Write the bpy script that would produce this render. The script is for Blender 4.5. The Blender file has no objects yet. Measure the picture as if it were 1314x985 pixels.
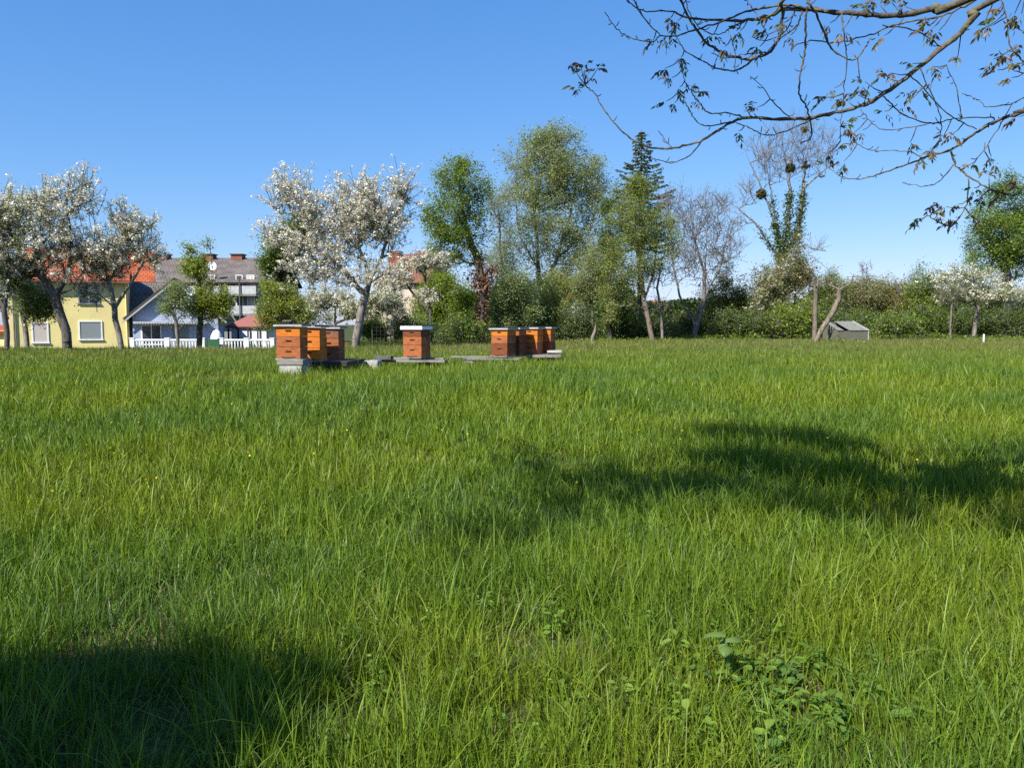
import bpy, bmesh, math, random
import numpy as np
from mathutils import Vector, Matrix

R = np.random.default_rng(7)
random.seed(7)
SC = bpy.context.scene
COL = SC.collection

# ------------------------------------------------------------------ camera model
F, CX, CY = 1012.0, 657.0, 492.5          # photograph's focal length / centre in its own pixels
PITCH = math.atan(76.5 / F)               # camera looks this much below level
CZ = 1.45                                 # phone held at chest height
def at(px, py, Y):
    dx, dy = (px - CX) / F, (CY - py) / F
    fy = math.cos(PITCH) + dy * math.sin(PITCH)
    fz = -math.sin(PITCH) + dy * math.cos(PITCH)
    k = Y / fy
    return np.array([dx * k, Y, CZ + fz * k])

# sun: behind the photographer, to the left
SUN_AZ, SUN_EL = math.radians(38), math.radians(43)   # az measured from -Y towards -X
SUN = np.array([-math.sin(SUN_AZ) * math.cos(SUN_EL), -math.cos(SUN_AZ) * math.cos(SUN_EL), math.sin(SUN_EL)])

def sstep(a, b, x):
    t = np.clip((x - a) / (b - a), 0, 1)
    return t * t * (3 - 2 * t)

def hash2(ix, iy, seed):
    h = (ix.astype(np.int64) * 374761393 + iy.astype(np.int64) * 668265263 + seed * 1442695041) & 0xFFFFFFFF
    h = ((h ^ (h >> 13)) * 1274126177) & 0xFFFFFFFF
    return ((h ^ (h >> 16)) & 0xFFFFFF) / float(0xFFFFFF)
def vnoise(x, y, s, seed=0):
    x = np.asarray(x, float) / s; y = np.asarray(y, float) / s
    ix, iy = np.floor(x), np.floor(y)
    fx, fy = x - ix, y - iy
    fx = fx * fx * (3 - 2 * fx); fy = fy * fy * (3 - 2 * fy)
    a = hash2(ix, iy, seed); b = hash2(ix + 1, iy, seed); c = hash2(ix, iy + 1, seed); d = hash2(ix + 1, iy + 1, seed)
    return (a * (1 - fx) + b * fx) * (1 - fy) + (c * (1 - fx) + d * fx) * fy

def H(x, y):
    x = np.asarray(x, float); y = np.asarray(y, float)
    z = 0.3 * sstep(4, 14, y)
    z = z - 0.95 * sstep(33, 45, y) * sstep(-8, -13, x)
    near = np.exp(-np.hypot(x, y) / 60)
    z = z + near * (0.06 * (vnoise(x, y, 3.1, 3) - .5) + 0.1 * (vnoise(x, y, 9.0, 4) - .5))
    return z

# ------------------------------------------------------------------ materials
def new_mat(name):
    m = bpy.data.materials.new(name); m.use_nodes = True
    nt = m.node_tree
    for n in list(nt.nodes): nt.nodes.remove(n)
    out = nt.nodes.new('ShaderNodeOutputMaterial')
    return m, nt, out

def leaf_mat(name, transl=0.35, gloss=0.05, rough=0.45):
    m, nt, out = new_mat(name)
    at_ = nt.nodes.new('ShaderNodeAttribute'); at_.attribute_name = 'tint'
    d = nt.nodes.new('ShaderNodeBsdfDiffuse'); t = nt.nodes.new('ShaderNodeBsdfTranslucent')
    g = nt.nodes.new('ShaderNodeBsdfGlossy'); g.inputs['Roughness'].default_value = rough
    g.inputs['Color'].default_value = (1, 1, 1, 1)
    hs = nt.nodes.new('ShaderNodeHueSaturation'); hs.inputs['Hue'].default_value = 0.488
    hs.inputs['Saturation'].default_value = 1.1; hs.inputs['Value'].default_value = 1.25
    nt.links.new(at_.outputs['Color'], d.inputs['Color']); nt.links.new(at_.outputs['Color'], hs.inputs['Color'])
    nt.links.new(hs.outputs['Color'], t.inputs['Color'])
    mx = nt.nodes.new('ShaderNodeMixShader'); mx.inputs[0].default_value = transl
    nt.links.new(d.outputs[0], mx.inputs[1]); nt.links.new(t.outputs[0], mx.inputs[2])
    m2 = nt.nodes.new('ShaderNodeMixShader'); m2.inputs[0].default_value = gloss
    nt.links.new(mx.outputs[0], m2.inputs[1]); nt.links.new(g.outputs[0], m2.inputs[2])
    nt.links.new(m2.outputs[0], out.inputs[0])
    return m

def surf(name, c1, c2=None, scale=6.0, rough=0.85, bump=0.15, stretch=(1, 1, 1), detail=6, spec=0.25, lo=.35, hi=.65, c3=None, s3=1.2, metallic=0.0):
    """noise-mottled surface in object space"""
    c2 = c2 or tuple(v * .75 for v in c1)
    m, nt, out = new_mat(name)
    p = nt.nodes.new('ShaderNodeBsdfPrincipled')
    p.inputs['Roughness'].default_value = rough; p.inputs['Specular IOR Level'].default_value = spec
    p.inputs['Metallic'].default_value = metallic
    tc = nt.nodes.new('ShaderNodeTexCoord'); mp = nt.nodes.new('ShaderNodeMapping')
    mp.inputs['Scale'].default_value = stretch
    nt.links.new(tc.outputs['Object'], mp.inputs[0])
    n = nt.nodes.new('ShaderNodeTexNoise'); n.inputs['Scale'].default_value = scale; n.inputs['Detail'].default_value = detail
    nt.links.new(mp.outputs[0], n.inputs['Vector'])
    cr = nt.nodes.new('ShaderNodeValToRGB')
    cr.color_ramp.elements[0].position = lo; cr.color_ramp.elements[1].position = hi
    cr.color_ramp.elements[0].color = (*c1, 1); cr.color_ramp.elements[1].color = (*c2, 1)
    nt.links.new(n.outputs['Fac'], cr.inputs[0])
    colr = cr.outputs[0]
    if c3:
        n3 = nt.nodes.new('ShaderNodeTexNoise'); n3.inputs['Scale'].default_value = s3; n3.inputs['Detail'].default_value = 8
        n3.inputs['Roughness'].default_value = .65
        nt.links.new(tc.outputs['Object'], n3.inputs['Vector'])
        r3 = nt.nodes.new('ShaderNodeMapRange'); r3.inputs[1].default_value = .5; r3.inputs[2].default_value = .68
        nt.links.new(n3.outputs['Fac'], r3.inputs[0])
        mx = nt.nodes.new('ShaderNodeMix'); mx.data_type = 'RGBA'
        nt.links.new(r3.outputs[0], mx.inputs[0]); nt.links.new(colr, mx.inputs[6]); mx.inputs[7].default_value = (*c3, 1)
        colr = mx.outputs[2]
    nt.links.new(colr, p.inputs['Base Color'])
    if bump:
        b = nt.nodes.new('ShaderNodeBump'); b.inputs['Strength'].default_value = bump; b.inputs['Distance'].default_value = .02
        nt.links.new(n.outputs['Fac'], b.inputs['Height']); nt.links.new(b.outputs[0], p.inputs['Normal'])
    nt.links.new(p.outputs[0], out.inputs[0])
    return m

def tiles(name, c1, c2, mortar, bw=.3, bh=.35):
    """roof tiles: brick pattern laid down the slope (UV-free: object X / slope distance through object Z)"""
    m, nt, out = new_mat(name)
    p = nt.nodes.new('ShaderNodeBsdfPrincipled'); p.inputs['Roughness'].default_value = .8; p.inputs['Specular IOR Level'].default_value = .2
    uv = nt.nodes.new('ShaderNodeUVMap'); uv.uv_map = 'UVMap'
    b = nt.nodes.new('ShaderNodeTexBrick'); b.inputs['Scale'].default_value = 1.0
    b.inputs['Brick Width'].default_value = bw; b.inputs['Row Height'].default_value = bh
    b.inputs['Mortar Size'].default_value = .025; b.inputs['Mortar Smooth'].default_value = .4
    b.inputs['Color1'].default_value = (*c1, 1); b.inputs['Color2'].default_value = (*c2, 1); b.inputs['Mortar'].default_value = (*mortar, 1)
    nt.links.new(uv.outputs[0], b.inputs['Vector'])
    n = nt.nodes.new('ShaderNodeTexNoise'); n.inputs['Scale'].default_value = .9; n.inputs['Detail'].default_value = 8
    tc = nt.nodes.new('ShaderNodeTexCoord'); nt.links.new(tc.outputs['Object'], n.inputs['Vector'])
    mr = nt.nodes.new('ShaderNodeMapRange'); mr.inputs[1].default_value = .3; mr.inputs[2].default_value = .7
    mr.inputs[3].default_value = .7; mr.inputs[4].default_value = 1.2
    nt.links.new(n.outputs['Fac'], mr.inputs[0])
    mx = nt.nodes.new('ShaderNodeVectorMath'); mx.operation = 'SCALE'
    nt.links.new(b.outputs['Color'], mx.inputs[0]); nt.links.new(mr.outputs[0], mx.inputs['Scale'])
    nt.links.new(mx.outputs[0], p.inputs['Base Color'])
    bp = nt.nodes.new('ShaderNodeBump'); bp.inputs['Strength'].default_value = .6; bp.inputs['Distance'].default_value = .04; bp.invert = True
    nt.links.new(b.outputs['Fac'], bp.inputs['Height']); nt.links.new(bp.outputs[0], p.inputs['Normal'])
    nt.links.new(p.outputs[0], out.inputs[0])
    return m

LEAF = leaf_mat('leaf', .46, .02)
GRASSM = leaf_mat('grass_blade', .34, .018, .5)
PETAL = leaf_mat('petal', .3, .02)
BARK = surf('bark', (.13, .115, .10), (.055, .047, .04), 9, .95, .5, (1, 1, .25))
BARK_PALE = surf('bark_pale', (.24, .215, .18), (.09, .08, .07), 7, .95, .5, (1, 1, .3))
BARK_DEAD = surf('bark_dead', (.23, .185, .14), (.10, .08, .06), 7, .95, .5, (1, 1, .3))
BARK_WALNUT = surf('bark_walnut', (.125, .11, .095), (.045, .038, .033), 26, .92, .8, (1, 1, 1), c3=(.15, .14, .07), s3=3.5)
BARK_TWIG = surf('bark_twig', (.21, .19, .175), (.12, .108, .10), 9, .95, .3)

# ------------------------------------------------------------------ object helpers
def tag(o, label=None, cat=None, group=None, kind=None):
    if label: o['label'] = label
    if cat: o['category'] = cat
    if group: o['group'] = group
    if kind: o['kind'] = kind
    return o
def thing(name, label, cat, loc=(0, 0, 0), rz=0.0, group=None):
    o = bpy.data.objects.new(name, None); COL.objects.link(o)
    o.location = loc; o.rotation_euler = (0, 0, rz); o.empty_display_size = .2
    return tag(o, label, cat, group)

def mesh_np(name, V, quads=None, tris=None, mats=None, tint=None, smooth=False, parent=None, uv=None, pmat=None):
    me = bpy.data.meshes.new(name)
    V = np.asarray(V, np.float32)
    fs, starts, n = [], [], 0
    if quads is not None and len(quads):
        q = np.asarray(quads, np.int32); fs.append(q.ravel()); starts.append(np.arange(len(q)) * 4); n = q.size
    if tris is not None and len(tris):
        t = np.asarray(tris, np.int32); fs.append(t.ravel()); starts.append(n + np.arange(len(t)) * 3)
    loops = np.concatenate(fs).astype(np.int32); st = np.concatenate(starts).astype(np.int32)
    me.vertices.add(len(V)); me.vertices.foreach_set('co', V.ravel())
    me.loops.add(len(loops)); me.loops.foreach_set('vertex_index', loops)
    me.polygons.add(len(st)); me.polygons.foreach_set('loop_start', st)
    if pmat is not None: me.polygons.foreach_set('material_index', np.asarray(pmat, np.int32))
    me.update(calc_edges=True)
    if smooth: me.polygons.foreach_set('use_smooth', np.ones(len(st), bool))
    if tint is not None:
        a = me.attributes.new('tint', 'FLOAT_COLOR', 'POINT')
        c = np.ones((len(V), 4), np.float32); c[:, :3] = tint
        a.data.foreach_set('color', c.ravel())
    for m in (mats or []): me.materials.append(m)
    o = bpy.data.objects.new(name, me); COL.objects.link(o)
    if parent: o.parent = parent
    return o

class MB:
    """collects boxes / prisms / tubes for ONE mesh object"""
    def __init__(s): s.v, s.f, s.uv = [], [], {}
    def add(s, vs, fs, uvs=None):
        n = len(s.v); s.v += [tuple(map(float, v)) for v in vs]
        for k, f in enumerate(fs):
            s.f.append([n + i for i in f])
            if uvs: s.uv[len(s.f) - 1] = uvs[k]
        return s
    def box(s, x0, x1, y0, y1, z0, z1, M=None):
        vs = [(x, y, z) for z in (z0, z1) for y in (y0, y1) for x in (x0, x1)]
        if M is not None: vs = [tuple(M @ Vector(v)) for v in vs]
        return s.add(vs, [(0, 2, 3, 1), (4, 5, 7, 6), (0, 1, 5, 4), (2, 6, 7, 3), (0, 4, 6, 2), (1, 3, 7, 5)])
    def prism(s, poly, y0, y1):
        """poly of (x,z), extruded in y"""
        n = len(poly)
        vs = [(x, y0, z) for x, z in poly] + [(x, y1, z) for x, z in poly]
        fs = [tuple(range(n)), tuple(range(2 * n - 1, n - 1, -1))] + [(i, i + n, (i + 1) % n + n, (i + 1) % n) for i in range(n)]
        return s.add(vs, fs)
    def slab(s, a, b, c, d, th):
        """roof slab: corners a-b along the eave, c-d along the ridge (c above b); tiles get UVs in metres"""
        a, b, c, d = map(Vector, (a, b, c, d))
        nrm = (b - a).cross(d - a).normalized()
        if nrm.z < 0: nrm = -nrm
        top = [a, b, c, d]; bot = [v - nrm * th for v in top]
        w = (b - a).length; h = (d - a).length
        o = (d - a).dot((b - a).normalized())
        U = [(0, 0), (w, 0), (o + (c - d).length, h), (o, h)]
        z4 = [(0, 0)] * 4
        return s.add(top + bot, [(0, 1, 2, 3), (7, 6, 5, 4), (0, 4, 5, 1), (1, 5, 6, 2), (2, 6, 7, 3), (3, 7, 4, 0)], [U, z4, z4, z4, z4, z4])
    def lathe(s, cx, cy, prof, n=8):
        vs = [(cx + r * math.cos(2 * math.pi * k / n), cy + r * math.sin(2 * math.pi * k / n), z) for r, z in prof for k in range(n)]
        fs = [(i * n + k, i * n + (k + 1) % n, (i + 1) * n + (k + 1) % n, (i + 1) * n + k) for i in range(len(prof) - 1) for k in range(n)]
        fs += [tuple(range(n - 1, -1, -1)), tuple((len(prof) - 1) * n + k for k in range(n))]
        return s.add(vs, fs)
    def tube(s, pts, rad, n=6):
        pts = [Vector(p) for p in pts]
        rings = []
        up = Vector((.13, .21, 1)).normalized()
        for i, p in enumerate(pts):
            d = (pts[min(i + 1, len(pts) - 1)] - pts[max(i - 1, 0)]).normalized()
            if abs(d.dot(up)) > .95: u = d.cross(Vector((1, .1, 0))).normalized()
            else: u = d.cross(up).normalized()
            w = d.cross(u)
            r = rad[i] if hasattr(rad, '__len__') else rad
            rings.append([p + (u * math.cos(2 * math.pi * k / n) + w * math.sin(2 * math.pi * k / n)) * r for k in range(n)])
        vs = [v for r in rings for v in r]
        fs = [(i * n + k, i * n + (k + 1) % n, (i + 1) * n + (k + 1) % n, (i + 1) * n + k) for i in range(len(pts) - 1) for k in range(n)]
        fs += [tuple(range(n - 1, -1, -1)), tuple((len(pts) - 1) * n + k for k in range(n))]
        return s.add(vs, fs)
    def build(s, name, mat, parent=None, bevel=0, smooth=False, loc=None):
        me = bpy.data.meshes.new(name)
        me.from_pydata(s.v, [], s.f); me.update()
        if s.uv:
            L = me.uv_layers.new(name='UVMap')
            for fi, uvs in s.uv.items():
                for li, q in zip(me.polygons[fi].loop_indices, uvs): L.data[li].uv = q
        bm = bmesh.new(); bm.from_mesh(me); bmesh.ops.recalc_face_normals(bm, faces=bm.faces); bm.to_mesh(me); bm.free()
        if smooth:
            for p in me.polygons: p.use_smooth = True
        me.materials.append(mat)
        o = bpy.data.objects.new(name, me); COL.objects.link(o)
        if parent: o.parent = parent
        if loc is not None: o.location = loc
        if bevel:
            b = o.modifiers.new('bevel', 'BEVEL'); b.width = bevel; b.segments = 2; b.limit_method = 'ANGLE'
        return o

# ------------------------------------------------------------------ ground, grass
def build_ground():
    ys = np.concatenate([[-900, -300, -100, -40, -20, -10, -5], np.arange(-3, 20, .5), np.arange(20, 70, 1.5), np.geomspace(72, 2500, 16)])
    xs = np.concatenate([-np.geomspace(60, 2500, 12)[::-1], np.arange(-50, -12, 2.0), np.arange(-12, 12, .5), np.arange(12, 58, 2.0), np.geomspace(60, 2500, 12)])
    X, Y = np.meshgrid(xs, ys)
    Z = H(X, Y)
    V = np.stack([X, Y, Z], -1).reshape(-1, 3)
    nx, ny = len(xs), len(ys)
    i = (np.arange(ny - 1)[:, None] * nx + np.arange(nx - 1)[None]).ravel()
    q = np.stack([i, i + 1, i + nx + 1, i + nx], 1)
    m = surf('soil_and_thatch', (.045, .06, .016), (.075, .07, .03), 1.7, 1, .4, (1, 1, 1), 9, .1, c3=(.05, .08, .02), s3=.5)
    o = mesh_np('ground', V, q, mats=[m], smooth=True)
    tag(o, kind='structure')
build_ground()

HIVE_CLEAR = []     # (x, y, r) kept free of tall grass

GREENS = np.array([(.074, .142, .030), (.090, .158, .021), (.110, .178, .014), (.130, .194, .014), (.156, .208, .016), (.182, .220, .022)])
STRAW = np.array([(.34, .27, .12), (.26, .20, .09), (.40, .34, .19)])

def blades(P, L, W, az, bend, droop, face, tint, nseg):
    """P base (N,3); returns verts, quads, tris, tint for N curved tapering blades"""
    N = len(P)
    ts = np.linspace(0, 1, nseg + 1)
    dirx, diry = np.cos(az), np.sin(az)
    wx, wy = -np.sin(face), np.cos(face)
    V = np.empty((N, 2 * nseg + 1, 3), np.float32)
    for k, t in enumerate(ts):
        off = bend * L * t ** 1.7
        z = L * (t * np.sqrt(np.clip(1 - (bend * .55 * t) ** 2, .1, 1)) - droop * t ** 2.6)
        c = np.stack([P[:, 0] + dirx * off, P[:, 1] + diry * off, P[:, 2] + z], 1)
        if k < nseg:
            w = W * (1 - .1 * (k == 0)) * (1 - t) ** .55 * .5
            V[:, 2 * k] = c - np.stack([wx * w, wy * w, 0 * w], 1)
            V[:, 2 * k + 1] = c + np.stack([wx * w, wy * w, 0 * w], 1)
        else:
            V[:, 2 * k] = c
    nv = 2 * nseg + 1
    b = (np.arange(N) * nv)[:, None]
    q = np.concatenate([b + np.array([2 * k, 2 * k + 1, 2 * k + 3, 2 * k + 2]) for k in range(nseg - 1)]) if nseg > 1 else None
    t = b + np.array([2 * nseg - 2, 2 * nseg - 1, 2 * nseg])
    return V.reshape(-1, 3), q, t, np.repeat(tint, nv, axis=0)

def build_grass():
    Vs, Qs, Ts, Cs = [], [], [], []
    n0 = 0
    bins = np.concatenate([np.arange(1.2, 8, .4), np.arange(8, 20, 1.0), np.arange(20, 72, 3.0)])
    for a, b in zip(bins[:-1], bins[1:]):
        d = .5 * (a + b)
        rho = 5800 * (3 / max(d, 3)) ** 1.1
        hw = .70 * b + 1.3
        nb = rho * (b - a) * 2 * hw
        per = 13 if d < 9 else 9 if d < 20 else 6
        nt = int(nb / per)
        # tufts
        ty = R.uniform(a, b, nt); tx = R.uniform(-hw, hw, nt)
        tall = vnoise(tx, ty, 1.3, 11) * .55 + vnoise(tx, ty, .45, 12) * .45
        bare = vnoise(tx, ty, .9, 21) * .6 + vnoise(tx, ty, .3, 22) * .4
        thin = sstep(.64, .80, bare) * sstep(4.6, 3.2, ty)          # thin trampled spots near the photographer
        th = R.uniform(.7, 1.25, nt) * (.55 + .75 * tall)
        thue = sstep(.2, .8, vnoise(tx, ty, 1.9, 31) * .6 + vnoise(tx, ty, .5, 32) * .4) * .62 + R.random(nt) * .38
        tlean = R.uniform(0, 2 * math.pi, nt)
        tid = np.repeat(np.arange(nt), per)
        N = len(tid)
        sg = .035 + .012 * min(d, 12) / 3
        ox, oy = R.normal(0, sg, N), R.normal(0, sg, N)
        x, y = tx[tid] + ox, ty[tid] + oy
        # seen patch of short pale grass left of the first hives, drop-off of the meadow edge
        short = np.exp(-(((x + 6.3) / .8) ** 2 + ((y - 16.4) / 1.3) ** 2))
        gap = sstep(.60, .74, vnoise(x, y, .23, 91)) * sstep(16, 8, np.full(N, d))
        wd = np.exp(-(((x - .95) / .40) ** 2 + ((y - 2.85) / .35) ** 2))
        keep = (R.random(N) > thin[tid] * .35) & (R.random(N) > gap * .5) & (R.random(N) > wd * .3)
        for (hx, hy, hr) in HIVE_CLEAR: keep &= np.hypot(x - hx, y - hy) > hr
        base_h = .245 + .02 * sstep(8, 16, np.full(N, d))
        cls = R.random(N)
        L = base_h * th[tid] * np.where(cls < .5, R.uniform(.3, .65, N), np.where(cls < .88, R.uniform(.65, 1.0, N), R.uniform(1.0, 1.3, N))) * (1 - .8 * short) * (1 - .6 * thin[tid]) * (1 - .35 * wd) * (1 + .45 * (np.abs(x + 4.55) < .75) * (y > 15.2) * (y < 16.4))
        W = .0060 * (max(d, 3) / 3) ** .62 * R.uniform(.55, 1.35, N)
        az = np.where(R.random(N) < .6, np.arctan2(oy, ox), tlean[tid]) + R.normal(0, .5, N)
        bend = np.abs(R.normal(.34, .24, N)); bend = np.where(R.random(N) < .2, bend + R.uniform(.3, .8, N), bend)
        droop = np.where(bend > .5, R.uniform(.1, .5, N), R.uniform(0, .12, N))
        face = az + R.normal(0, .9, N)
        gi = np.clip((thue[tid] * .75 + R.random(N) * .25) * len(GREENS), 0, len(GREENS) - 1e-3)
        tint = GREENS[gi.astype(int)] * R.uniform(.66, 1.5, (N, 1))
        # far part of the meadow: more olive, flowering grass heads
        far = (sstep(14, 40, y) * .75 * (.4 + .9 * vnoise(x, y, 6, 41)))[:, None]
        tint = tint * (1 - far) + np.array([.185, .180, .055]) * far
        dry = R.random(N) < (.022 + .30 * thin[tid] + .75 * short)
        tint[dry] = STRAW[R.integers(0, 3, dry.sum())] * R.uniform(.45, .9, (dry.sum(), 1))
        L[dry] *= .7; bend[dry] += .35; droop[dry] += .2 * R.random(dry.sum())
        P = np.stack([x, y, H(x, y) - .01], 1)
        k = keep
        nseg = 4 if d < 7 else 3 if d < 16 else 2
        V, q, t, c = blades(P[k], L[k], W[k], az[k], bend[k], droop[k], face[k], tint[k], nseg)
        Vs.append(V); Cs.append(c); Ts.append(t + n0)
        if q is not None: Qs.append(q + n0)
        n0 += len(V)
    o = mesh_np('meadow_grass', np.concatenate(Vs), np.concatenate(Qs), np.concatenate(Ts), [GRASSM], np.concatenate(Cs), smooth=True)
    tag(o, 'long green meadow grass covering the whole field in front of the hives', 'grass', kind='stuff')

def leaf_quads(C, A, B, L, W):
    """rhombic leaves: centre C, long axis A, cross axis B"""
    l = L[:, None] * .5; w = W[:, None] * .5
    V = np.stack([C - A * l, C + B * w - A * l * .1, C + A * l, C - B * w - A * l * .1], 1).reshape(-1, 3)
    q = np.arange(len(C) * 4).reshape(-1, 4)
    return V, q

def rand_axes(n, flat=0.0, rng=R):
    nrm = rng.normal(0, 1, (n, 3)); nrm[:, 2] = np.abs(nrm[:, 2]) + flat
    nrm /= np.linalg.norm(nrm, axis=1, keepdims=True)
    t = rng.normal(0, 1, (n, 3)); A = np.cross(nrm, t); A /= np.linalg.norm(A, axis=1, keepdims=True)
    return A, np.cross(nrm, A)

def build_wildflowers():
    """yellow buttercups on thin stems all over the meadow"""
    n = 420
    y = 5 + 40 * R.random(n) ** 1.1; x = R.uniform(-1, 1, n) * (.7 * y)
    k = vnoise(x, y, 4, 61) > .42
    x, y = x[k], y[k]; n = len(x)
    z = H(x, y); h = R.uniform(.2, .36, n)
    P = np.stack([x, y, z], 1)
    st = np.full((n, 3), (.08, .15, .03))
    V, q, t, c = blades(P, h, np.full(n, .004) * np.maximum(1, y / 8), R.uniform(0, 6.28, n), R.uniform(0, .2, n), np.zeros(n), R.uniform(0, 6.28, n), st, 2)
    C = P + np.array([0, 0, 1]) * h[:, None]
    C5 = np.repeat(C, 3, 0); A, B = rand_axes(len(C5), .3)
    s = np.repeat(.02 * np.maximum(1, y / 16), 3)
    V2, q2 = leaf_quads(C5, A, B, s, s)
    c2 = np.repeat(np.tile([(.78, .66, .03)], (len(C5), 1)), 4, 0)
    o = mesh_np('wildflowers', np.concatenate([V, V2]), np.concatenate([q, q2 + len(V)]), t, [LEAF], np.concatenate([c, c2]))
    tag(o, 'tiny yellow wildflowers dotted through the meadow grass', 'wildflowers', kind='stuff')

def build_weeds():
    """low broad-leaved weeds in the near right of the grass"""
    C, A, B, L, W, T = [], [], [], [], [], []
    rng = np.random.default_rng(5)
    pl = []
    for _ in range(75):
        px, py = rng.normal(1010, 105), rng.normal(918, 48)
        pl.append((px, py, rng.uniform(.05, .15), .72))
    for _ in range(110):
        px, py = rng.uniform(380, 1314), rng.uniform(760, 985)
        pl.append((px, py, rng.uniform(.04, .12), .6))
    for px, py, hh, sc in pl:
        dd = 1.4 * F / max(py - 416, 40)
        x = (px - CX) / F * dd; y = dd
        z = float(H(x, y))
        col = np.array([(.15, .26, .035), (.18, .28, .04), (.11, .21, .04)][rng.integers(3)]) * rng.uniform(.8, 1.2)
        for tier in range(rng.integers(2, 5)):
            zz = z + hh * (.45 + .2 * tier)
            a0 = rng.uniform(0, 6.28)
            for j in range(rng.integers(2, 5)):
                an = a0 + j * 2.1 + rng.normal(0, .3)
                l = rng.uniform(.035, .075) * sc
                el = rng.uniform(-.35, .35)
                a = np.array([math.cos(an) * math.cos(el), math.sin(an) * math.cos(el), math.sin(el)])
                side = np.array([-math.sin(an), math.cos(an), rng.normal(0, .25)]); side /= np.linalg.norm(side)
                C.append(np.array([x, y, zz]) + a * (l * .5 + .018)); A.append(a); B.append(side); L.append(l); W.append(l * rng.uniform(.55, .8)); T.append(col * rng.uniform(.85, 1.15))
    C, A, B, L, W, T = map(np.array, (C, A, B, L, W, T))
    # oval leaves folded along the midrib
    Nn = np.cross(A, B); prof = [(-.5, 0, 0), (-.08, 0, -.04), (.5, 0, -.18), (-.3, .36, .08), (.12, .42, .05), (.36, .2, -.03), (-.3, -.36, .08), (.12, -.42, .05), (.36, -.2, -.03)]
    V = np.stack([C + A * (u * L)[:, None] + B * (v * W)[:, None] + Nn * (h * L)[:, None] for u, v, h in prof], 1).reshape(-1, 3)
    b = (np.arange(len(C)) * 9)[:, None]
    q = np.concatenate([b + np.array(k) for k in ([0, 1, 4, 3], [1, 2, 5, 4], [0, 6, 7, 1], [1, 7, 8, 2])])
    o = mesh_np('broadleaf_weeds', V, q, mats=[LEAF], tint=np.repeat(T, 9, 0))
    tag(o, 'low leafy weeds growing among the grass at the lower right', 'weeds', kind='stuff')
    # the single pale drooping leaf of a bigger plant
    p = at(930, 880, 1.36 * F / (880 - 416) ); x, y = p[0], p[1]; z = float(H(x, y))
    t = thing('leafy_weed', 'taller weed with a few large pale drooping leaves at lower right of the grass', 'weed', (x, y, z))
    m = MB(); m.tube([(0, 0, 0), (.01, 0, .12), (.0, .01, .24)], [.004, .0035, .0025], 6); m.build('stem', surf('weed_stem', (.12, .2, .05)), t)
    V, Q, Cc = [], [], []
    for k, (an, l, dr) in enumerate([(2.6, .085, -.5), (.3, .075, -.35), (4.4, .07, -.45), (1.4, .06, .2)]):
        n = len(V); d = np.array([math.cos(an), math.sin(an), 0]); s = np.array([-math.sin(an), math.cos(an), 0])
        for i, (u, w) in enumerate([(0, .004), (.25, .02), (.5, .026), (.78, .016), (1, .001)]):
            c = d * l * u + np.array([0, 0, .235 - .02 * k + l * (.25 * u + dr * u * u)])
            V += [c - s * w + [0, 0, -.008], c + [0, 0, .004], c + s * w + [0, 0, -.008]]
            if i: 
                b = n + 3 * i
                Q += [[b - 3, b - 2, b + 1, b], [b - 2, b - 1, b + 2, b + 1]]
    mesh_np('foliage', V, Q, mats=[LEAF], tint=np.tile([(.15, .24, .06)], (len(V), 1)), smooth=True, parent=t)

# ------------------------------------------------------------------ trees
def frusta(P0, P1, r0, r1, n=5):
    """n-sided open cones for many edges at once"""
    d = P1 - P0; ln = np.linalg.norm(d, axis=1, keepdims=True); d = d / np.maximum(ln, 1e-6)
    ref = np.where(np.abs(d[:, 2:3]) > .9, np.array([[1., .1, 0]]), np.array([[.1, .05, 1.]]))
    u = np.cross(d, ref); u /= np.linalg.norm(u, axis=1, keepdims=True); w = np.cross(d, u)
    an = np.arange(n) * 2 * math.pi / n
    ring = u[:, None, :] * np.cos(an)[None, :, None] + w[:, None, :] * np.sin(an)[None, :, None]
    E = len(P0)
    V = np.concatenate([P0[:, None] + ring * r0[:, None, None], P1[:, None] + ring * r1[:, None, None]], 1).reshape(-1, 3)
    k = np.arange(n)
    f = np.stack([k, (k + 1) % n, n + (k + 1) % n, n + k], 1)
    Q = ((np.arange(E) * 2 * n)[:, None, None] + f[None]).reshape(-1, 4)
    return V, Q

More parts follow.
